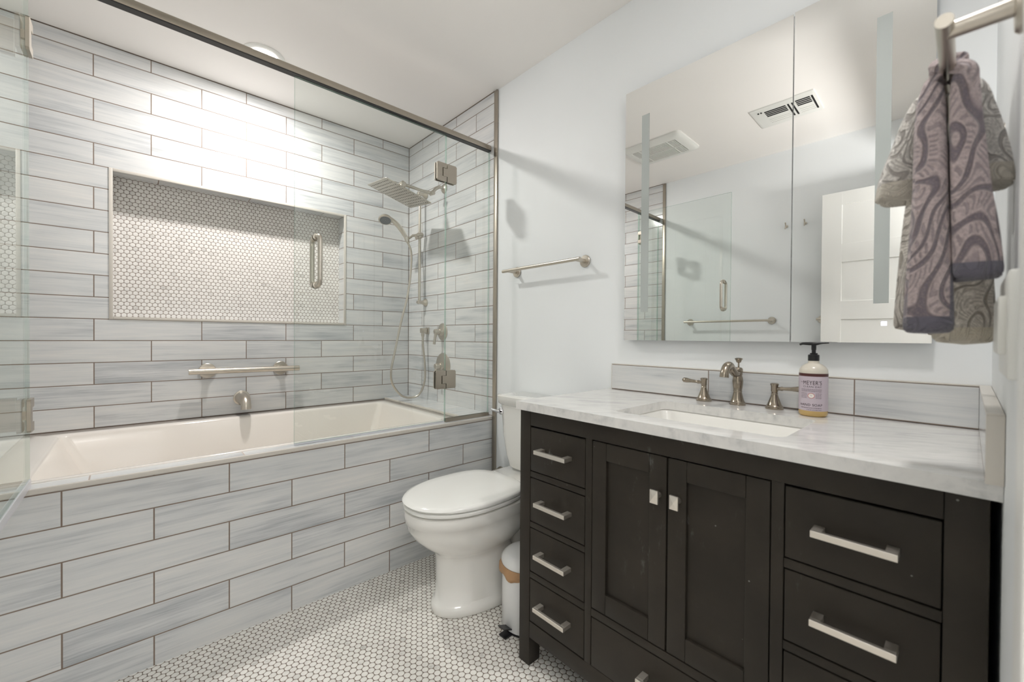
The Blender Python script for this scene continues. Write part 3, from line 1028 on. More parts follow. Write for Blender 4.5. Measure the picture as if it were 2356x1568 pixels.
# ------------------------------------------------------------------ towels over the bar
def towel(name, mat, x0, x1, left, right, top, label, seed, amp=0.004):
    """left/right: rows (z, y_inner, y_outer) from the bar down; folded sheet hung over the bar"""
    rnd = random.Random(seed)
    ph = [rnd.uniform(0, 6.28) for _ in range(8)]
    path = []
    for z, yi, yo in reversed(left): path.append(((yo + yi) / 2, z, (yo - yi) / 2, 0))
    for a in (150, 120, 90, 60, 30):
        A = math.radians(a)
        path.append((top[0] + top[2] * math.cos(A), top[1] + top[2] * math.sin(A), top[3], A))
    for z, yi, yo in right: path.append(((yo + yi) / 2, z, (yi - yo) / 2, 0))
    # resample
    pts = bez([(p[0], p[1], p[2]) for p in path], 5)
    q = MB()
    rings = []
    N = 44
    n = len(pts)
    for i, p in enumerate(pts):
        t = Vector((pts[min(i + 1, n - 1)].x - pts[max(i - 1, 0)].x, pts[min(i + 1, n - 1)].y - pts[max(i - 1, 0)].y))
        t = t.normalized() if t.length > 1e-9 else Vector((0, 1))
        nn = Vector((t.y, -t.x))
        th = max(0.004, p.z)
        ring = []
        s_ = i / (n - 1)
        wx = 1.0 - 0.30 * math.exp(-((s_ - 0.5) / 0.16) ** 2)          # gathered where it passes over the bar
        xm, xh = (x0 + x1) / 2, (x1 - x0) / 2
        for k_ in range(N):
            a = 2 * PI * k_ / N
            ca, sa = math.cos(a), math.sin(a)
            e = 0.45
            X = math.copysign(abs(ca) ** e, ca)
            Y = math.copysign(abs(sa) ** 0.6, sa)
            fold = amp * (math.sin(X * 5 + ph[0] + 3 * s_) + 0.6 * math.sin(X * 11 + ph[1] - 5 * s_ + ph[2]))
            if abs(i - n / 2) < n * 0.12: fold *= 0.3
            off = th * Y + fold
            ring.append((x0 + xh * (1 - wx) * 0.15 + xh * (1 + X * wx) + 0.003 * math.sin(9 * s_ + ph[3] + Y), p.x + nn.x * off, p.y + nn.y * off + 0.002 * math.sin(X * 4 + ph[4])))
        rings.append(ring)
    q.rings(rings)
    o = q.build(name, [mat], origin=(x0 + (x1 - x0) / 2, BY0, BZ0), smooth=1.2, subs=1)
    return tag(o, label, 'towel')


towel('hand_towel', 'lilac', 0.764, 0.818,
      [(1.436, 0.0300, 0.0420), (1.416, 0.0250, 0.0500), (1.376, 0.0232, 0.0530), (1.33, 0.0218, 0.0532), (1.288, 0.0208, 0.0535), (1.230, 0.0186, 0.0560), (1.175, 0.0160, 0.0585), (1.102, 0.0136, 0.0612)],
      [(1.436, 0.0165, -0.0010), (1.416, 0.0190, -0.0045), (1.376, 0.0200, -0.0070), (1.33, 0.0195, -0.0110), (1.28, 0.0188, -0.0155), (1.230, 0.0180, -0.0222), (1.1695, 0.0165, -0.0278)],
      (BY0, BZ0, 0.0145, 0.0060), 'lilac and navy patterned hand towel, nearest on the towel bar', 3, 0.0020)
towel('washcloth', 'paleW', 0.824, 0.880,
      [(1.440, 0.032, 0.050), (1.425, 0.040, 0.066), (1.371, 0.050, 0.083), (1.335, 0.055, 0.094), (1.300, 0.0565, 0.0990)],
      [(1.440, 0.011, -0.008), (1.40, 0.002, -0.0205), (1.36, -0.006, -0.0290), (1.33, -0.012, -0.0335), (1.300, -0.016, -0.0360)],
      (BY0, BZ0, 0.0145, 0.0065), 'pale short washcloth with flaring ends behind the lilac towel', 8, 0.0028)
towel('hand_towel', 'pale', 0.886, 0.985,
      [(1.436, 0.030, 0.044), (1.37, 0.038, 0.058), (1.30, 0.046, 0.068), (1.20, 0.054, 0.076), (1.110, 0.058, 0.0815)],
      [(1.436, 0.012, -0.001), (1.37, 0.014, -0.008), (1.30, 0.020, -0.014), (1.20, 0.028, -0.021), (1.088, 0.038, -0.0275)],
      (BY0, BZ0, 0.0145, 0.0065), 'pale beige patterned towel hanging lowest, behind the lilac towel', 12, 0.003)

# switch plate on the towel wall
sw = thing('switch_plate', (0.785, YD, 1.112), 'white wall switch plate beside the hanging towels', 'switch')
q = MB()
q.box(0.70, 0.872, YD, YD + 0.010, 1.052, 1.172, bev=0.003)
q.build('plate', ['white'], sw)
for i in range(3):
    q = MB()
    x_ = 0.7395 + 0.0465 * i
    q.box(x_ - 0.0165, x_ + 0.0165, YD + 0.0095, YD + 0.016, 1.079, 1.145, bev=0.002)
    q.build('rocker', ['white'], sw)

# ------------------------------------------------------------------ entry door, open against the far left wall
dr = struct(thing('door_1', (-0.445, -0.02, 0.01), 'white panelled entry door, seen in the mirror', 'door'))
DXc, DY0, DY1, DZ0, DZ1 = -0.448, -0.015, 0.615, 0.012, 2.045
q = MB()
q.box(DXc - 0.011, DXc + 0.011, DY0 + 0.05, DY1 - 0.05, DZ0 + 0.05, DZ1 - 0.05)
st_ = 0.105
q.box(DXc - 0.0175, DXc + 0.0175, DY0, DY0 + st_, DZ0, DZ1, bev=0.0015)
q.box(DXc - 0.0175, DXc + 0.0175, DY1 - st_, DY1, DZ0, DZ1, bev=0.0015)
zt = DZ1
for hgt in (0.085, 0.118, 0.118, 0.118, 0.118):
    q.box(DXc - 0.0172, DXc + 0.0172, DY0 + st_ - 0.002, DY1 - st_ + 0.002, zt - hgt, zt, bev=0.0015)
    zt -= hgt + 0.250
q.box(DXc - 0.0172, DXc + 0.0172, DY0 + st_ - 0.002, DY1 - st_ + 0.002, DZ0, zt + 0.02, bev=0.0015)
q.build('door_leaf', ['doorp'], dr, smooth=0.3)
q = MB()
for s_ in (-1, 1):
    q.lathe((DXc + s_ * 0.0175, 0.555, 0.95), (s_, 0, 0), [(0, 0.027), (0.006, 0.026), (0.008, 0.011), (0.03, 0.010), (0.034, 0.022), (0.045, 0.027), (0.056, 0.022), (0.059, 0.008)], 24)
q.build('door_knob', ['nickel'], dr, smooth=0.7)

# ------------------------------------------------------------------ ceiling fan and vent (seen in the mirror)
ef = thing('exhaust_fan', (0.10, 1.485, CEIL), 'square white exhaust fan grille on the ceiling, seen in the mirror', 'exhaust fan')
fx0, fx1, fy0, fy1 = -0.075, 0.275, 1.27, 1.71
q = MB()
def fr(i, z, r=0.03): return rrect(fx0 + i, fx1 - i, fy0 + i, fy1 - i, CEIL - z, max(0.004, r - i * 0.3), 5)
q.rings([fr(0, 0), fr(0.001, 0.010), fr(0.010, 0.020), fr(0.03, 0.027), fr(0.055, 0.030), fr(0.060, 0.026), fr(0.060, 0.010)], cap=(False, True))
for f in q.b.faces:
    if abs(f.calc_center_median().z - (CEIL - 0.010)) < 0.001: f.material_index = 1
q.build('housing', ['white', 'gap'], ef, smooth=0.5)
q = MB()
ns = 36
for i in range(ns):
    y = fy0 + 0.062 + (fy1 - fy0 - 0.124) * (i + 0.5) / ns
    q.box(fx0 + 0.058, fx1 - 0.058, y - 0.0019, y + 0.0019, CEIL - 0.0285, CEIL - 0.016)
q.box((fx0 + fx1) / 2 - 0.004, (fx0 + fx1) / 2 + 0.004, fy0 + 0.058, fy1 - 0.058, CEIL - 0.0295, CEIL - 0.018)
for y in (1.385, 1.595): q.box(fx0 + 0.058, fx1 - 0.058, y - 0.004, y + 0.004, CEIL - 0.0295, CEIL - 0.018)
q.build('grille', ['white'], ef, smooth=0)

av = thing('air_vent', (0.035, 0.725, CEIL), 'white slotted air register on the ceiling, seen across the mirror joint', 'air vent')
vx0, vx1, vy0, vy1 = -0.105, 0.175, 0.555, 0.885
q = MB()
q.rings([rrect(vx0 + i, vx1 - i, vy0 + i, vy1 - i, CEIL - z, 0.006, 3) for i, z in ((0, 0), (0.002, 0.005), (0.012, 0.008))], cap=(False, True))
q.build('face_plate', ['white'], av, smooth=0.5)
q = MB()
def slot(x0, x1, y0, y1, dk=True):
    q.box(x0, x1, y0, y1, CEIL - 0.0095, CEIL - 0.0079, mi=0 if dk else 1)
for blk in ((0.705, 0.815), (0.585, 0.655)):
    for i in range(4): slot(0.048 + 0.021 * i, 0.060 + 0.021 * i, blk[0], blk[1])
    for i in range(3): slot(-0.05 + 0.024 * i, -0.045 + 0.024 * i, blk[0], blk[1], False)
for y in (0.692, 0.672, 0.575): slot(-0.055, 0.125, y - 0.004, y + 0.004)
for y in (0.845, 0.83): slot(0.118, 0.132, y - 0.004, y + 0.004)
q.build('slots', ['gap', 'white'], av, smooth=0)

# ------------------------------------------------------------------ toilet
TY = 1.395
to = thing('toilet', (1.15, TY, 0), 'white toilet with closed lid between tub and vanity', 'toilet')


def egg(z, xf, xb, hw, n=44, fe=1.0, be=0.62, cy=TY, dz=0.0):
    """egg outline: round at the front (low x), squarer at the back"""
    out = []
    xm = xf + (xb - xf) * 0.52
    for i in range(n):
        a = 2 * PI * i / n
        ca, sa = math.cos(a), math.sin(a)
        if ca < 0:
            x = xm - (xm - xf) * abs(ca) ** fe
            y = hw * math.copysign(abs(sa) ** 0.92, sa)
        else:
            x = xm + (xb - xm) * abs(ca) ** be
            y = hw * math.copysign(abs(sa) ** be, sa)
        out.append((x, cy + y, z + dz))
    return out


q = MB()
PC = TY + 0.012
q.rings([egg(0.0, 0.882, 1.42, 0.130, cy=PC), egg(0.004, 0.876, 1.42, 0.135, cy=PC), egg(0.028, 0.876, 1.42, 0.135, cy=PC), egg(0.040, 0.882, 1.42, 0.129, cy=PC), egg(0.046, 0.892, 1.40, 0.119, cy=PC),
         egg(0.11, 0.898, 1.29, 0.114, cy=PC), egg(0.20, 0.898, 1.235, 0.113, cy=PC), egg(0.232, 0.892, 1.225, 0.115, cy=PC), egg(0.256, 0.868, 1.235, 0.127), egg(0.285, 0.830, 1.26, 0.149),
         egg(0.32, 0.794, 1.28, 0.167), egg(0.355, 0.772, 1.29, 0.1775), egg(0.385, 0.764, 1.30, 0.1815), egg(0.3875, 0.760, 1.30, 0.1850), egg(0.415, 0.757, 1.30, 0.1865), egg(0.428, 0.759, 1.30, 0.1855), egg(0.432, 0.772, 1.295, 0.175)])
q.build('bowl', ['china'], to, smooth=1.0)
q = MB()
# trapway column and deck under the tank
q.rings([rrect(1.22, 1.47, TY - w_, TY + w_, z, 0.045, 6) for z, w_ in ((0.0, 0.105), (0.20, 0.088), (0.30, 0.09), (0.38, 0.12), (0.428, 0.165), (0.440, 0.165), (0.446, 0.158))])
q.build('back_deck', ['china'], to, smooth=0.9)
q = MB()
q.rings([egg(0.4365, 0.776, 1.235, 0.176), egg(0.4385, 0.759, 1.242, 0.1875), egg(0.441, 0.756, 1.245, 0.189), egg(0.449, 0.756, 1.245, 0.189), egg(0.452, 0.762, 1.242, 0.184)])
q.build('seat', ['seat'], to, smooth=0.8)
q = MB()
q.rings([egg(0.4560, 0.782, 1.235, 0.172), egg(0.4575, 0.757, 1.245, 0.190), egg(0.464, 0.752, 1.248, 0.192), egg(0.471, 0.758, 1.246, 0.188), egg(0.475, 0.775, 1.238, 0.175), egg(0.478, 0.83, 1.20, 0.13), egg(0.479, 0.90, 1.13, 0.07)])
q.build('lid', ['seat'], to, smooth=1.0)
for y in (-0.075, 0.075):
    q = MB()
    q.lathe((1.250, TY + y - 0.022, 0.455), (0, 1, 0), [(0, 0.011), (0.002, 0.013), (0.042, 0.013), (0.044, 0.011)], 18)
    q.build('hinge', ['seat'], to, smooth=0.7)
TK0, TK1 = TY - 0.205, TY + 0.190
q = MB()
def tk(z, x0, ins, r): return rrect(x0, 1.497, TK0 + ins, TK1 - ins, z, r, 7)
q.rings([tk(0.447, 1.385, 0.07, 0.04), tk(0.465, 1.362, 0.052, 0.045), tk(0.52, 1.352, 0.036, 0.05), tk(0.62, 1.344, 0.022, 0.05), tk(0.766, 1.338, 0.012, 0.05)])
q.build('tank', ['china'], to, smooth=0.9)
q = MB()
q.rings([tk(0.764, 1.337, 0.010, 0.05), tk(0.772, 1.328, 0.002, 0.05), tk(0.795, 1.324, -0.001, 0.05), tk(0.808, 1.322, -0.004, 0.05), tk(0.812, 1.326, 0.0, 0.05), tk(0.814, 1.345, 0.018, 0.05)])
q.build('tank_lid', ['china'], to, smooth=0.9)
q = MB()
fy = TY + 0.150
q.lathe((1.3405, fy, 0.732), (-1, 0, 0), [(0, 0.017), (0.004, 0.017), (0.008, 0.012), (0.014, 0.010)], 22)
q.tube([(1.322, fy - 0.006, 0.732), (1.318, fy + 0.012, 0.734), (1.316, fy + 0.045, 0.737)], [0.0075, 0.0075, 0.0065], 12)
plab(q.build('flush_lever', ['chrome'], to, smooth=0.8), 'chrome flush lever')
hs_ = thing('supply_hose', (1.49, 1.66, 0.30), 'grey water supply hose curling behind the toilet', 'hose')
q = MB()
q.tube(bez([(1.503, 1.70, 0.20), (1.47, 1.70, 0.205), (1.455, 1.72, 0.27), (1.465, 1.735, 0.345), (1.475, 1.71, 0.385), (1.468, 1.66, 0.382), (1.452, 1.615, 0.362), (1.447, 1.585, 0.395), (1.444, 1.560, 0.445)], 7), 0.0065, 12)
q.build('braided_hose', ['steel'], hs_, smooth=0.9)
q = MB()
q.lathe((1.5065, 1.70, 0.20), (-1, 0, 0), [(0, 0.024), (0.004, 0.024), (0.006, 0.010), (0.03, 0.010)], 20)
q.build('valve', ['chrome'], hs_, smooth=0.7)

# ------------------------------------------------------------------ pedal bin
BXc, BYc = 1.119, 1.134
bn = thing('pedal_bin', (BXc, BYc, 0), 'small white pedal bin between the toilet and the black vanity', 'bin')
q = MB()
q.lathe((BXc, BYc, 0.008), (0, 0, 1), [(0, 0.0925), (0.004, 0.0945), (0.150, 0.0945), (0.241, 0.0945)], 44)
q.build('body', ['binw'], bn, smooth=0.8)
q = MB()
q.lathe((BXc, BYc, 0.0), (0, 0, 1), [(0, 0.092), (0.010, 0.0935)], 44)
q.build('base_ring', ['blackp'], bn, smooth=0.7)
q = MB()
q.lathe((BXc, BYc, 0.240), (0, 0, 1), [(0, 0.097), (0.006, 0.0985), (0.016, 0.0975), (0.026, 0.092), (0.036, 0.079), (0.0375, 0.076), (0.044, 0.060), (0.050, 0.035), (0.052, 0.012)], 44)
q.build('lid', ['binw'], bn, smooth=0.55)
q = MB()
pd = Vector((-0.90, -0.02, 0)).normalized()
ps = Vector((pd.y, -pd.x, 0))
B0 = Vector((BXc, BYc, 0)) + pd * 0.090
def slab(c0, c1, hw, th):
    sd = ps * hw
    up_ = Vector((0, 0, th))
    q.rings([[c0 - sd, c0 + sd, c0 + sd + up_, c0 - sd + up_], [c1 - sd, c1 + sd, c1 + sd + up_, c1 - sd + up_]])
slab(B0 + Vector((0, 0, 0.020)), B0 + pd * 0.042 + Vector((0, 0, 0.038)), 0.017, 0.004)
slab(B0 - pd * 0.004 + Vector((0, 0, 0.002)), B0 + pd * 0.036 + Vector((0, 0, 0.002)), 0.017, 0.005)
q.build('pedal', ['blackp'], bn, smooth=0)
q = MB()
rg = []
rb = random.Random(5)
for h_, r_ in ((0.239, 0.0955), (0.2395, 0.0985), (0.231, 0.103), (0.216, 0.104), (0.204, 0.1015), (0.201, 0.0965), (0.212, 0.0955)):
    rg.append([(BXc + (r_ + (0.0035 * math.sin(a * 9 + h_ * 80) + rb.uniform(-0.0015, 0.0015) if r_ > 0.099 else 0)) * math.cos(a), BYc + (r_ + (0.0035 * math.sin(a * 9 + h_ * 80) if r_ > 0.099 else 0)) * math.sin(a),
                h_ + (0.004 * math.sin(a * 7 + 1) + rb.uniform(-0.002, 0.002) if h_ < 0.225 else 0)) for a in (2 * PI * i / 60 for i in range(60))])
q.rings(rg, cap=(False, False))
tag(q.build('bin_liner', ['bag'], origin=(BXc, BYc, 0.18), smooth=1.0), 'brown bag folded over the rim of the white bin', 'bin bag')

# ------------------------------------------------------------------ vanity
VL, VR = 1.0225, -0.0262
va = thing('vanity', (1.24, 0.5, 0), 'black bathroom vanity with drawers and two doors under the marble top', 'vanity')
ZB, ZTOP = 0.096, 0.8535
GAP = 0.0022
q = MB()
q.box(XF + 0.020, 1.490, VR + 0.004, VL - 0.004, ZB + 0.03, 0.715)
q.box(XF + 0.020, XF + 0.030, VR + 0.004, VL - 0.004, 0.715, ZTOP - 0.002)
q.build('carcass', ['gap'], va, smooth=0)
# face frame and sides
SLY0, SLY1 = 0.9752, VL           # left stile
SRY0, SRY1 = VR, 0.0230
MLY0, MLY1 = 0.7246, 0.7472       # stile right of the left drawers
MRY0, MRY1 = 0.2477, 0.2705
rows = [(0.799, 0.6540), (0.6310, 0.4865), (0.4645, 0.3200), (0.2960, 0.1530)]
q = MB()
bv = 0.0012
for y0, y1 in ((MLY0, MLY1), (MRY0, MRY1)): q.box(XF, XF + 0.018, y0, y1, 0.150, 0.803, bev=bv)
q.box(XF, XF + 0.018, SRY1 + 0.0008, SLY0 - 0.0008, 0.803, ZTOP, bev=bv)
q.box(XF, XF + 0.018, SRY1 + 0.0008, SLY0 - 0.0008, ZB, 0.150, bev=bv)
for k_ in range(3):
    z1, z0 = rows[k_][1] - GAP, rows[k_ + 1][0] + GAP
    q.box(XF, XF + 0.018, MLY1 + 0.0008, SLY0 - 0.0008, z0, z1, bev=bv)
    q.box(XF, XF + 0.018, SRY1 + 0.0008, MRY0 - 0.0008, z0, z1, bev=bv)
q.box(XF, XF + 0.018, MRY1 + 0.0008, MLY0 - 0.0008, 0.2945, 0.3165, bev=bv)
q.build('face_frame', ['black'], va, smooth=0.4)
q = MB()
q.box(XF + 0.050, 1.488, VL - 0.018, VL - 0.004, ZB, ZTOP, bev=bv)
q.build('side_panel', ['black'], va, smooth=0.4)
q = MB()
q.box(XF + 0.050, 1.488, VR + 0.004, VR + 0.018, ZB, ZTOP, bev=bv)
q.build('side_panel', ['black'], va, smooth=0.4)
for x0, y0, y1 in ((XF - 0.0005, SLY0, SLY1), (XF - 0.0005, SRY0, SRY1), (1.440, SLY0, SLY1), (1.440, SRY0, SRY1)):
    q = MB()
    q.box(x0, x0 + 0.052, y0, y1, 0.0, ZTOP, bev=bv)
    q.build('leg', ['black'], va, smooth=0.4)


def pull(par, yc, zc, L=0.122):
    q = MB()
    q.box(XF - 0.037, XF - 0.0280, yc - L / 2, yc + L / 2, zc - 0.0062, zc + 0.0062, bev=0.0008)
    for s_ in (-1, 1):
        y_ = yc + s_ * (L / 2 - 0.0085)
        q.box(XF - 0.0290, XF - 0.0005, y_ - 0.0085, y_ + 0.0085, zc - 0.0062, zc + 0.0062, bev=0.0008)
    return plab(q.build('handle', ['pull'], par, smooth=0.3), 'bright metal bar pull')


def drawer(y0, y1, z0, z1, pz=None):
    q = MB()
    q.box(XF, XF + 0.017, y0 + GAP, y1 - GAP, z0 + GAP * 0.5, z1 - GAP * 0.5, bev=0.0016)
    d = q.build('drawer', ['black'], va, smooth=0.4)
    pull(d, (y0 + y1) / 2, (z0 + z1) / 2 + 0.004 if pz is None else pz, 0.128 if y0 > 0.5 else 0.122)
    return d


for z1, z0 in rows:
    drawer(MLY1, SLY0, z0, z1)
    drawer(SRY1, MRY0, z0, z1)
drawer(MRY1, MLY0, 0.150, 0.2925, 0.228)


def vdoor(y0, y1, z0, z1, knob_y):
    d = None
    q = MB()
    py0, py1, pz0, pz1 = y0 + 0.0485, y1 - 0.0485, z0 + 0.058, z1 - 0.051
    X0, X1 = XF, XF + 0.017
    q.box(X0, X1, y0 + GAP, py0 - 0.0004, z0 + GAP, z1 - GAP, bev=0.0012)
    q.box(X0, X1, py1 + 0.0004, y1 - GAP, z0 + GAP, z1 - GAP, bev=0.0012)
    q.box(X0, X1, py0 + 0.0004, py1 - 0.0004, z0 + GAP, pz0, bev=0.0012)
    q.box(X0, X1, py0 + 0.0004, py1 - 0.0004, pz1, z1 - GAP, bev=0.0012)
    q.box(X0 + 0.009, X1, py0, py1, pz0, pz1)
    d = q.build('door', ['black'], va, smooth=0.4)
    q = MB()
    zc = 0.703
    q.lathe((XF - 0.0005, knob_y, zc), (-1, 0, 0), [(0, 0.0075), (0.012, 0.006), (0.014, 0.006)], 14)
    a, c_ = 0.0105, 0.0165
    q.rings([[(XF - x, knob_y - a * s_, zc - c_ * s_), (XF - x, knob_y + a * s_, zc - c_ * s_), (XF - x, knob_y + a * s_, zc + c_ * s_), (XF - x, knob_y - a * s_, zc + c_ * s_)] for x, s_ in ((0.0145, 0.75), (0.021, 1.0), (0.0255, 1.0), (0.0285, 0.05))])
    plab(q.build('knob', ['pull'], d, smooth=0), 'bright rectangular metal knob')
    return d


vdoor(0.4970, MLY0, 0.3175, 0.8020, 0.519)
vdoor(MRY1, 0.4970, 0.3175, 0.8020, 0.468)

# countertop with a cut-out for the basin
CB = 0.854
sx0, sx1, sy0, sy1 = 1.040, 1.342, 0.266, 0.698
CX1, CY0, CY1 = XB + 0.0075, YD + 0.0005, 1.0255
q = MB()
q.box(0.955, sx0, CY0, CY1, CB, CT)
q.box(sx1, CX1, CY0, CY1, CB, CT)
q.box(sx0, sx1, CY0, sy0, CB, CT)
q.box(sx0, sx1, sy1, CY1, CB, CT)
rc = 0.024
for cx, cy, dx, dy in ((sx0, sy0, 1, 1), (sx1, sy0, -1, 1), (sx1, sy1, -1, -1), (sx0, sy1, 1, -1)):
    pts = [(cx, cy)] + [(cx + dx * (rc - rc * math.cos(t)), cy + dy * (rc - rc * math.sin(t))) for t in (PI / 2 * i / 8 for i in range(9))]
    q.rings([[(x, y, z) for x, y in pts] for z in (CB, CT)])
ct = q.build('countertop', ['marble'], origin=(1.22, 0.49, CB), smooth=0)
tag(ct, 'white grey-veined marble countertop on the black vanity', 'countertop')

q = MB()
q.rings([rrect(sx0 - 0.018, sx1 + 0.018, sy0 - 0.018, sy1 + 0.018, CB - 0.001, 0.04), rrect(sx0 - 0.003, sx1 + 0.003, sy0 - 0.003, sy1 + 0.003, CB - 0.001, 0.027),
         rrect(sx0 + 0.002, sx1 - 0.002, sy0 + 0.002, sy1 - 0.002, CB - 0.008, 0.026), rrect(sx0 + 0.028, sx1 - 0.022, sy0 + 0.03, sy1 - 0.03, 0.765, 0.04),
         rrect(sx0 + 0.036, sx1 - 0.032, sy0 + 0.04, sy1 - 0.04, 0.745, 0.045), rrect(sx0 + 0.06, sx1 - 0.06, sy0 + 0.07, sy1 - 0.07, 0.735, 0.05), rrect(sx0 + 0.12, sx1 - 0.12, sy0 + 0.18, sy1 - 0.18, 0.731, 0.03)], cap=(False, True))
sk = q.build('sink', ['china'], origin=(1.19, 0.48, 0.73), smooth=0.9)
tag(sk, 'white rectangular undermount basin in the marble countertop', 'sink')
q = MB()
q.lathe((1.19, 0.482, 0.7305), (0, 0, 1), [(0, 0.022), (0.003, 0.0225), (0.004, 0.018), (0.006, 0.008)], 28)
tag(q.build('sink_drain', ['nickelD'], origin=(1.19, 0.482, 0.7305)), 'round metal drain in the white basin', 'drain')

# faucet
FX, FY = 1.453, 0.503
fa = thing('faucet', (FX, FY, CT), 'antique nickel curved faucet spout behind the basin', 'faucet')
q = MB()
q.lathe((FX, FY, CT), (0, 0, 1), [(0, 0.0235), (0.004, 0.024), (0.007, 0.021), (0.010, 0.0215), (0.013, 0.0195), (0.022, 0.0165), (0.036, 0.0135), (0.042, 0.0125), (0.044, 0.0135), (0.047, 0.0125), (0.060, 0.0145), (0.076, 0.0160), (0.088, 0.0145), (0.095, 0.0125), (0.098, 0.0135), (0.108, 0.0145), (0.116, 0.0145), (0.120, 0.012), (0.122, 0.006)], 30)
q.build('body', ['nickelD'], fa, smooth=0.6)
q = MB()
sp_ = bez([(FX - 0.002, FY, 0.985), (FX - 0.025, FY, 0.984), (FX - 0.048, FY, 0.995), (FX - 0.072, FY, 1.010), (FX - 0.096, FY, 1.006), (FX - 0.110, FY, 0.990), (FX - 0.113, FY, 0.976)], 6)
n_ = len(sp_)
q.tube(sp_, [0.0115 + 0.0015 * math.sin(PI * i / n_) + (0.0022 * (i / n_ - 0.8) * 5 if i / n_ > 0.8 else 0) for i in range(n_)], 18)
q.build('spout', ['nickelD'], fa, smooth=0.9)
q = MB()
q.lathe((FX + 0.006, FY, 1.002), (0, 0, 1), [(0, 0.0025), (0.014, 0.0025), (0.016, 0.0065), (0.024, 0.0095), (0.026, 0.0115), (0.029, 0.0115), (0.031, 0.007)], 20)
q.build('lift_rod', ['nickelD'], fa, smooth=0.6)


def faucet_handle(y, d, label, tilt):
    t = thing('basin_tap', (FX, y, CT), label, 'tap')
    q = MB()
    q.lathe((FX, y, CT), (0, 0, 1), [(0, 0.0245), (0.004, 0.025), (0.007, 0.0215), (0.010, 0.022), (0.013, 0.0195), (0.024, 0.0155), (0.038, 0.0105), (0.046, 0.0085), (0.048, 0.0095), (0.050, 0.0085)], 30)
    q.build('base', ['nickelD'], t, smooth=0.6)
    q = MB()
    q.lathe((FX, y, CT + 0.050), (0, 0, 1), [(0, 0.0075), (0.004, 0.0095), (0.020, 0.0098), (0.024, 0.0115), (0.027, 0.0115), (0.029, 0.008)], 24)
    p = Vector((FX, y, CT + 0.062))
    D_ = Vector((tilt, d, 0.06)).normalized()
    q.tube([p + D_ * s_ for s_ in (0.006, 0.014, 0.02, 0.024, 0.045, 0.062, 0.072, 0.077)], [0.005, 0.0052, 0.0066, 0.005, 0.006, 0.0085, 0.0085, 0.004], 16)
    q.build('lever', ['nickelD'], t, smooth=0.8)


faucet_handle(0.611, 1, 'antique nickel basin tap left of the spout, lever pointing away from the bottle', 0.04)
faucet_handle(0.398, -1, 'antique nickel basin tap beside the soap bottle, lever reaching behind it', 0.0)

# soap bottle
SBX, SBY = 1.412, 0.2915
bo = thing('soap_bottle', (SBX, SBY, CT), 'pump bottle of hand soap with lilac label beside the faucet', 'soap bottle')
R_ = 0.0335
q = MB()
q.lathe((SBX, SBY, CT), (0, 0, 1), [(0, R_ - 0.006), (0.002, R_ - 0.003), (0.006, R_), (0.017, R_)], 44, mi=1, cap=(True, False))
q.lathe((SBX, SBY, CT), (0, 0, 1), [(0.017, R_), (0.122, R_), (0.130, R_ - 0.001), (0.138, R_ - 0.006), (0.144, R_ - 0.014), (0.147, 0.0135), (0.155, 0.0125)], 44, mi=0, cap=(False, True))
q.build('bottle', ['bottle', 'soap'], bo, smooth=0.9)
q = MB()
a0 = math.atan2(-SBY, -SBX)              # the side turned to the doorway
LBH0, LBH1 = 0.0165, 0.1195


def lab_pt(a, h, r): return Vector((SBX + r * math.cos(a), SBY + r * math.sin(a), CT + h))


def lab_strip(q, h0, h1, r, a_lo, a_hi, n=56):
    q.rings([[lab_pt(a_lo + (a_hi - a_lo) * i / n, h, r) for i in range(n + 1)] for h in (h0, h1)], close=False, cap=(False, False))


lab_strip(q, LBH0, LBH1 - 0.008, R_ + 0.0003, a0 - 2.4, a0 + 2.4)
lb = q.build('label', ['label'], bo, smooth=0.9, recalc=False)
q = MB()
lab_strip(q, LBH1 - 0.0082, LBH1, R_ + 0.0004, a0 - 2.4, a0 + 2.4)
q.build('label_band', ['maroon'], lb, smooth=0.9, recalc=False)


def wrap_text(body, h, size, arc, mat='ink', bold=0.0, name='lettering', width=None, rad=0.0006):
    """lettering wrapped round the label; arc is the arc position of the text's middle (metres, + reads to the right)"""
    cu = bpy.data.curves.new('t', 'FONT')
    cu.body = body
    cu.size = size
    cu.align_x = 'CENTER'
    cu.offset = bold
    cu.space_character = 1.1
    ob = bpy.data.objects.new('t', cu)
    COL.objects.link(ob)
    dg = bpy.context.evaluated_depsgraph_get()
    me = bpy.data.meshes.new_from_object(ob.evaluated_get(dg))
    bpy.data.objects.remove(ob)
    bpy.data.curves.remove(cu)
    t = bmesh.new()
    t.from_mesh(me)
    bpy.data.meshes.remove(me)
    xs = [v.co.x for v in t.verts]
    k_ = 1.0 if width is None else width / max(1e-6, max(xs) - min(xs))
    for v in t.verts:
        a = a0 + (arc + v.co.x * k_) / R_
        v.co = lab_pt(a, h + v.co.y, R_ + rad)
    q = MB()
    q.merge(t)
    return q.build(name, [mat], lb, smooth=0, recalc=False)


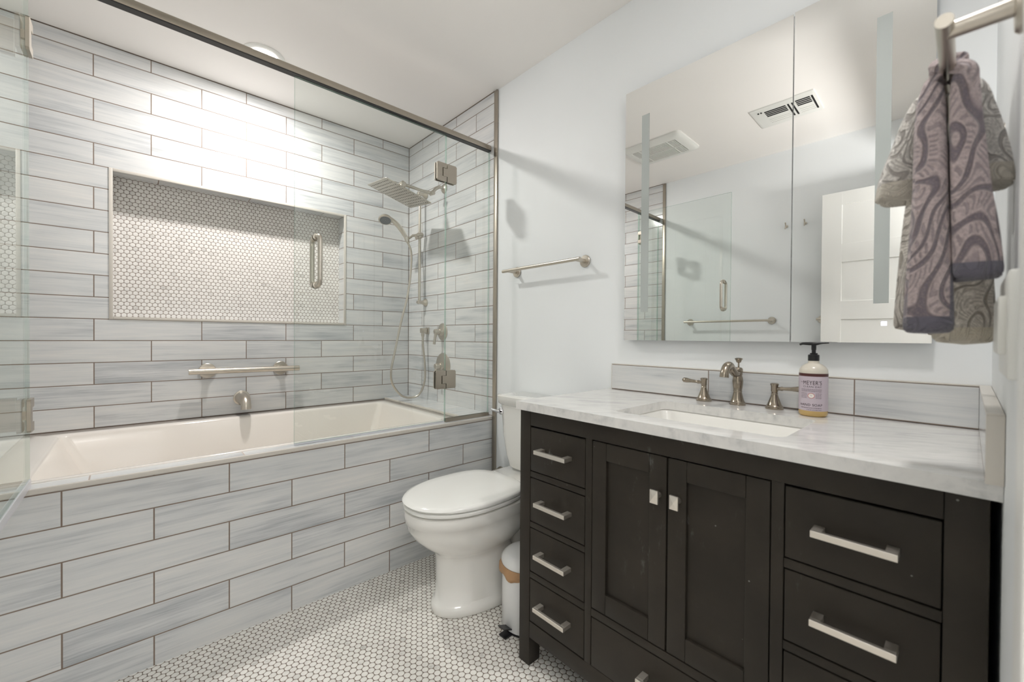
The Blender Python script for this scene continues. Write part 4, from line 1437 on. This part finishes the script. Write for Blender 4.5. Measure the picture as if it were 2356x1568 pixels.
AR = -0.003
wrap_text("MRS.", 0.094, 0.0035, AR - 0.0255, 'ink2')
wrap_text("MEYER'S", 0.0885, 0.0158, AR + 0.0005, 'ink', 0.0, width=0.043)
wrap_text("CLEAN DAY", 0.0808, 0.0068, AR + 0.0005, 'ink', 0.0, width=0.043)
wrap_text("HAND SOAP", 0.0300, 0.0092, AR - 0.003, 'ink', 0.00005, width=0.054)
q = MB()
rl_ = random.Random(2)
def dash(q, h, s0, s1, th=0.0011):
    x = s0
    while x < s1:
        e = min(s1, x + rl_.uniform(0.0015, 0.005))
        q.rings([[lab_pt(a0 + (x + (e - x) * i / 3) / R_, hh_, R_ + 0.0006) for i in range(4)] for hh_ in (h, h + th)], close=False, cap=(False, False))
        x = e + 0.0008
for h in (0.0755, 0.0725, 0.0695): dash(q, h, AR - 0.027, AR + 0.0225)
for i, h in enumerate((0.0640, 0.0600, 0.0560, 0.0520)):
    dash(q, h, AR - 0.027, AR - 0.011)
    dash(q, h, AR + 0.0085, AR + 0.0225)
dash(q, 0.0240, AR - 0.028, AR + 0.0225, 0.0016)
dash(q, 0.0190, AR - 0.012, AR + 0.0225, 0.0012)
pr = q.build('small_print', ['ink2'], lb, smooth=0, recalc=False)
pr['kind'] = 'stuff'
for nm, rr_, mt, dr_ in (('round_emblem', 0.0078, 'red', 0.0006), ('emblem_centre', 0.0066, 'cream', 0.0008)):
    q = MB()
    vs = [q.b.verts.new(lab_pt(a0 + (AR - 0.0015 + rr_ * math.cos(t)) / R_, 0.0585 + rr_ * 0.92 * math.sin(t), R_ + dr_)) for t in (2 * PI * i / 32 for i in range(32))]
    q.b.faces.new(vs)
    q.build(nm, [mt], lb, smooth=0, recalc=False)
q = MB()
q.lathe((SBX, SBY, CT + 0.1535), (0, 0, 1), [(0, 0.0128), (0.001, 0.0134), (0.0165, 0.0134), (0.0175, 0.0115), (0.0178, 0.009), (0.0215, 0.009), (0.022, 0.005), (0.030, 0.005), (0.031, 0.0058), (0.044, 0.0058), (0.047, 0.0058)], 30)
ya = Vector((-0.10, 1.0, 0)).normalized()
top = Vector((SBX, SBY, CT + 0.2015))
q.tube([top - ya * 0.034 + Vector((0, 0, 0.0025)), top - ya * 0.018 + Vector((0, 0, 0.002)), top - ya * 0.005, top + ya * 0.010, top + ya * 0.026, top + ya * 0.033 + Vector((0, 0, -0.003))], [0.0018, 0.0028, 0.005, 0.0048, 0.0036, 0.0028], 12)
q.build('pump', ['blackp'], bo, smooth=0.7)

# backsplash tiles
SPX, SPZ = 1.489, 0.9875
bs = thing('backsplash', (SPX, 0.49, CT), 'long grey tiled backsplash under the mirror', 'backsplash')
q = MB()
q.box(SPX, XB + 0.0075, -0.019, 1.008, CT + 0.0015, SPZ - 0.001)
q.build('tiles', ['splash'], bs, smooth=0)
q = MB()
q.box(SPX - 0.0008, XB + 0.0075, -0.019, 1.0095, SPZ - 0.003, SPZ, bev=0.001)
q.box(SPX - 0.0008, XB + 0.0075, 1.0068, 1.0095, CT + 0.0005, SPZ - 0.003, bev=0.001)
q.build('edge_trim', ['trimw'], bs)
ss = thing('side_splash', (1.2, -0.03, CT), 'short grey tiled splash on the counter end below the towels', 'backsplash')
q = MB()
q.box(0.938, SPX + 0.017, YD + 0.0005, -0.0195, CT + 0.0005, SPZ - 0.001)
q.build('tiles', ['splashS'], ss, smooth=0)
q = MB()
q.box(0.9365, SPX + 0.017, YD + 0.0005, -0.019, SPZ - 0.003, SPZ, bev=0.001)
q.box(0.9365, 0.939, YD + 0.0005, -0.019, CT + 0.0005, SPZ - 0.003, bev=0.001)
q.build('edge_trim', ['trimw'], ss)

# ------------------------------------------------------------------ mirror cabinet
MZ0, MZ1 = 1.0865, 2.076
mc = thing('mirror_cabinet', (XM, 0.5, MZ0), 'wide mirrored cabinet with two doors over the vanity', 'mirror cabinet')
q = MB()
q.box(XM + 0.008, XB + 0.0075, 0.066, 0.938, MZ0 + 0.004, MZ1 - 0.004)
q.build('cabinet_box', ['mside'], mc, smooth=0)
EPS = math.radians(0.68)


def mdoor(y0, y1, strip, touch=False):
    yc = (y0 + y1) / 2
    R = Matrix.Translation((XM, yc, 0)) @ Matrix.Rotation(EPS, 4, 'Z') @ Matrix.Translation((-XM, -yc, 0))
    q = MB()
    q.box(XM, XM + 0.0035, y0, y1, MZ0, MZ1)
    for f in q.b.faces:
        f.normal_update()
        f.material_index = 0 if f.normal.x < -0.5 else 1
    q.b.transform(R)
    d = q.build('mirror_door', ['mirror', 'mside'], mc, smooth=0)
    q = MB()
    q.box(XM - 0.0006, XM + 0.0005, strip[0], strip[1], strip[2], strip[3])
    q.b.transform(R)
    plab(q.build('frosted_strip', ['frost'], d, smooth=0), 'frosted grey light strip')
    if touch:
        q = MB()
        q.box(XM - 0.0008, XM + 0.0005, 0.1455, 0.157, 1.1325, 1.1435)
        q.b.transform(R)
        plab(q.build('touch_button', ['touch'], d, smooth=0), 'small glowing touch button')


mdoor(0.3660, 0.9405, (0.8362, 0.8676, 1.197, 1.962))
mdoor(0.0610, 0.3615, (0.1425, 0.1737, 1.192, 1.956), True)
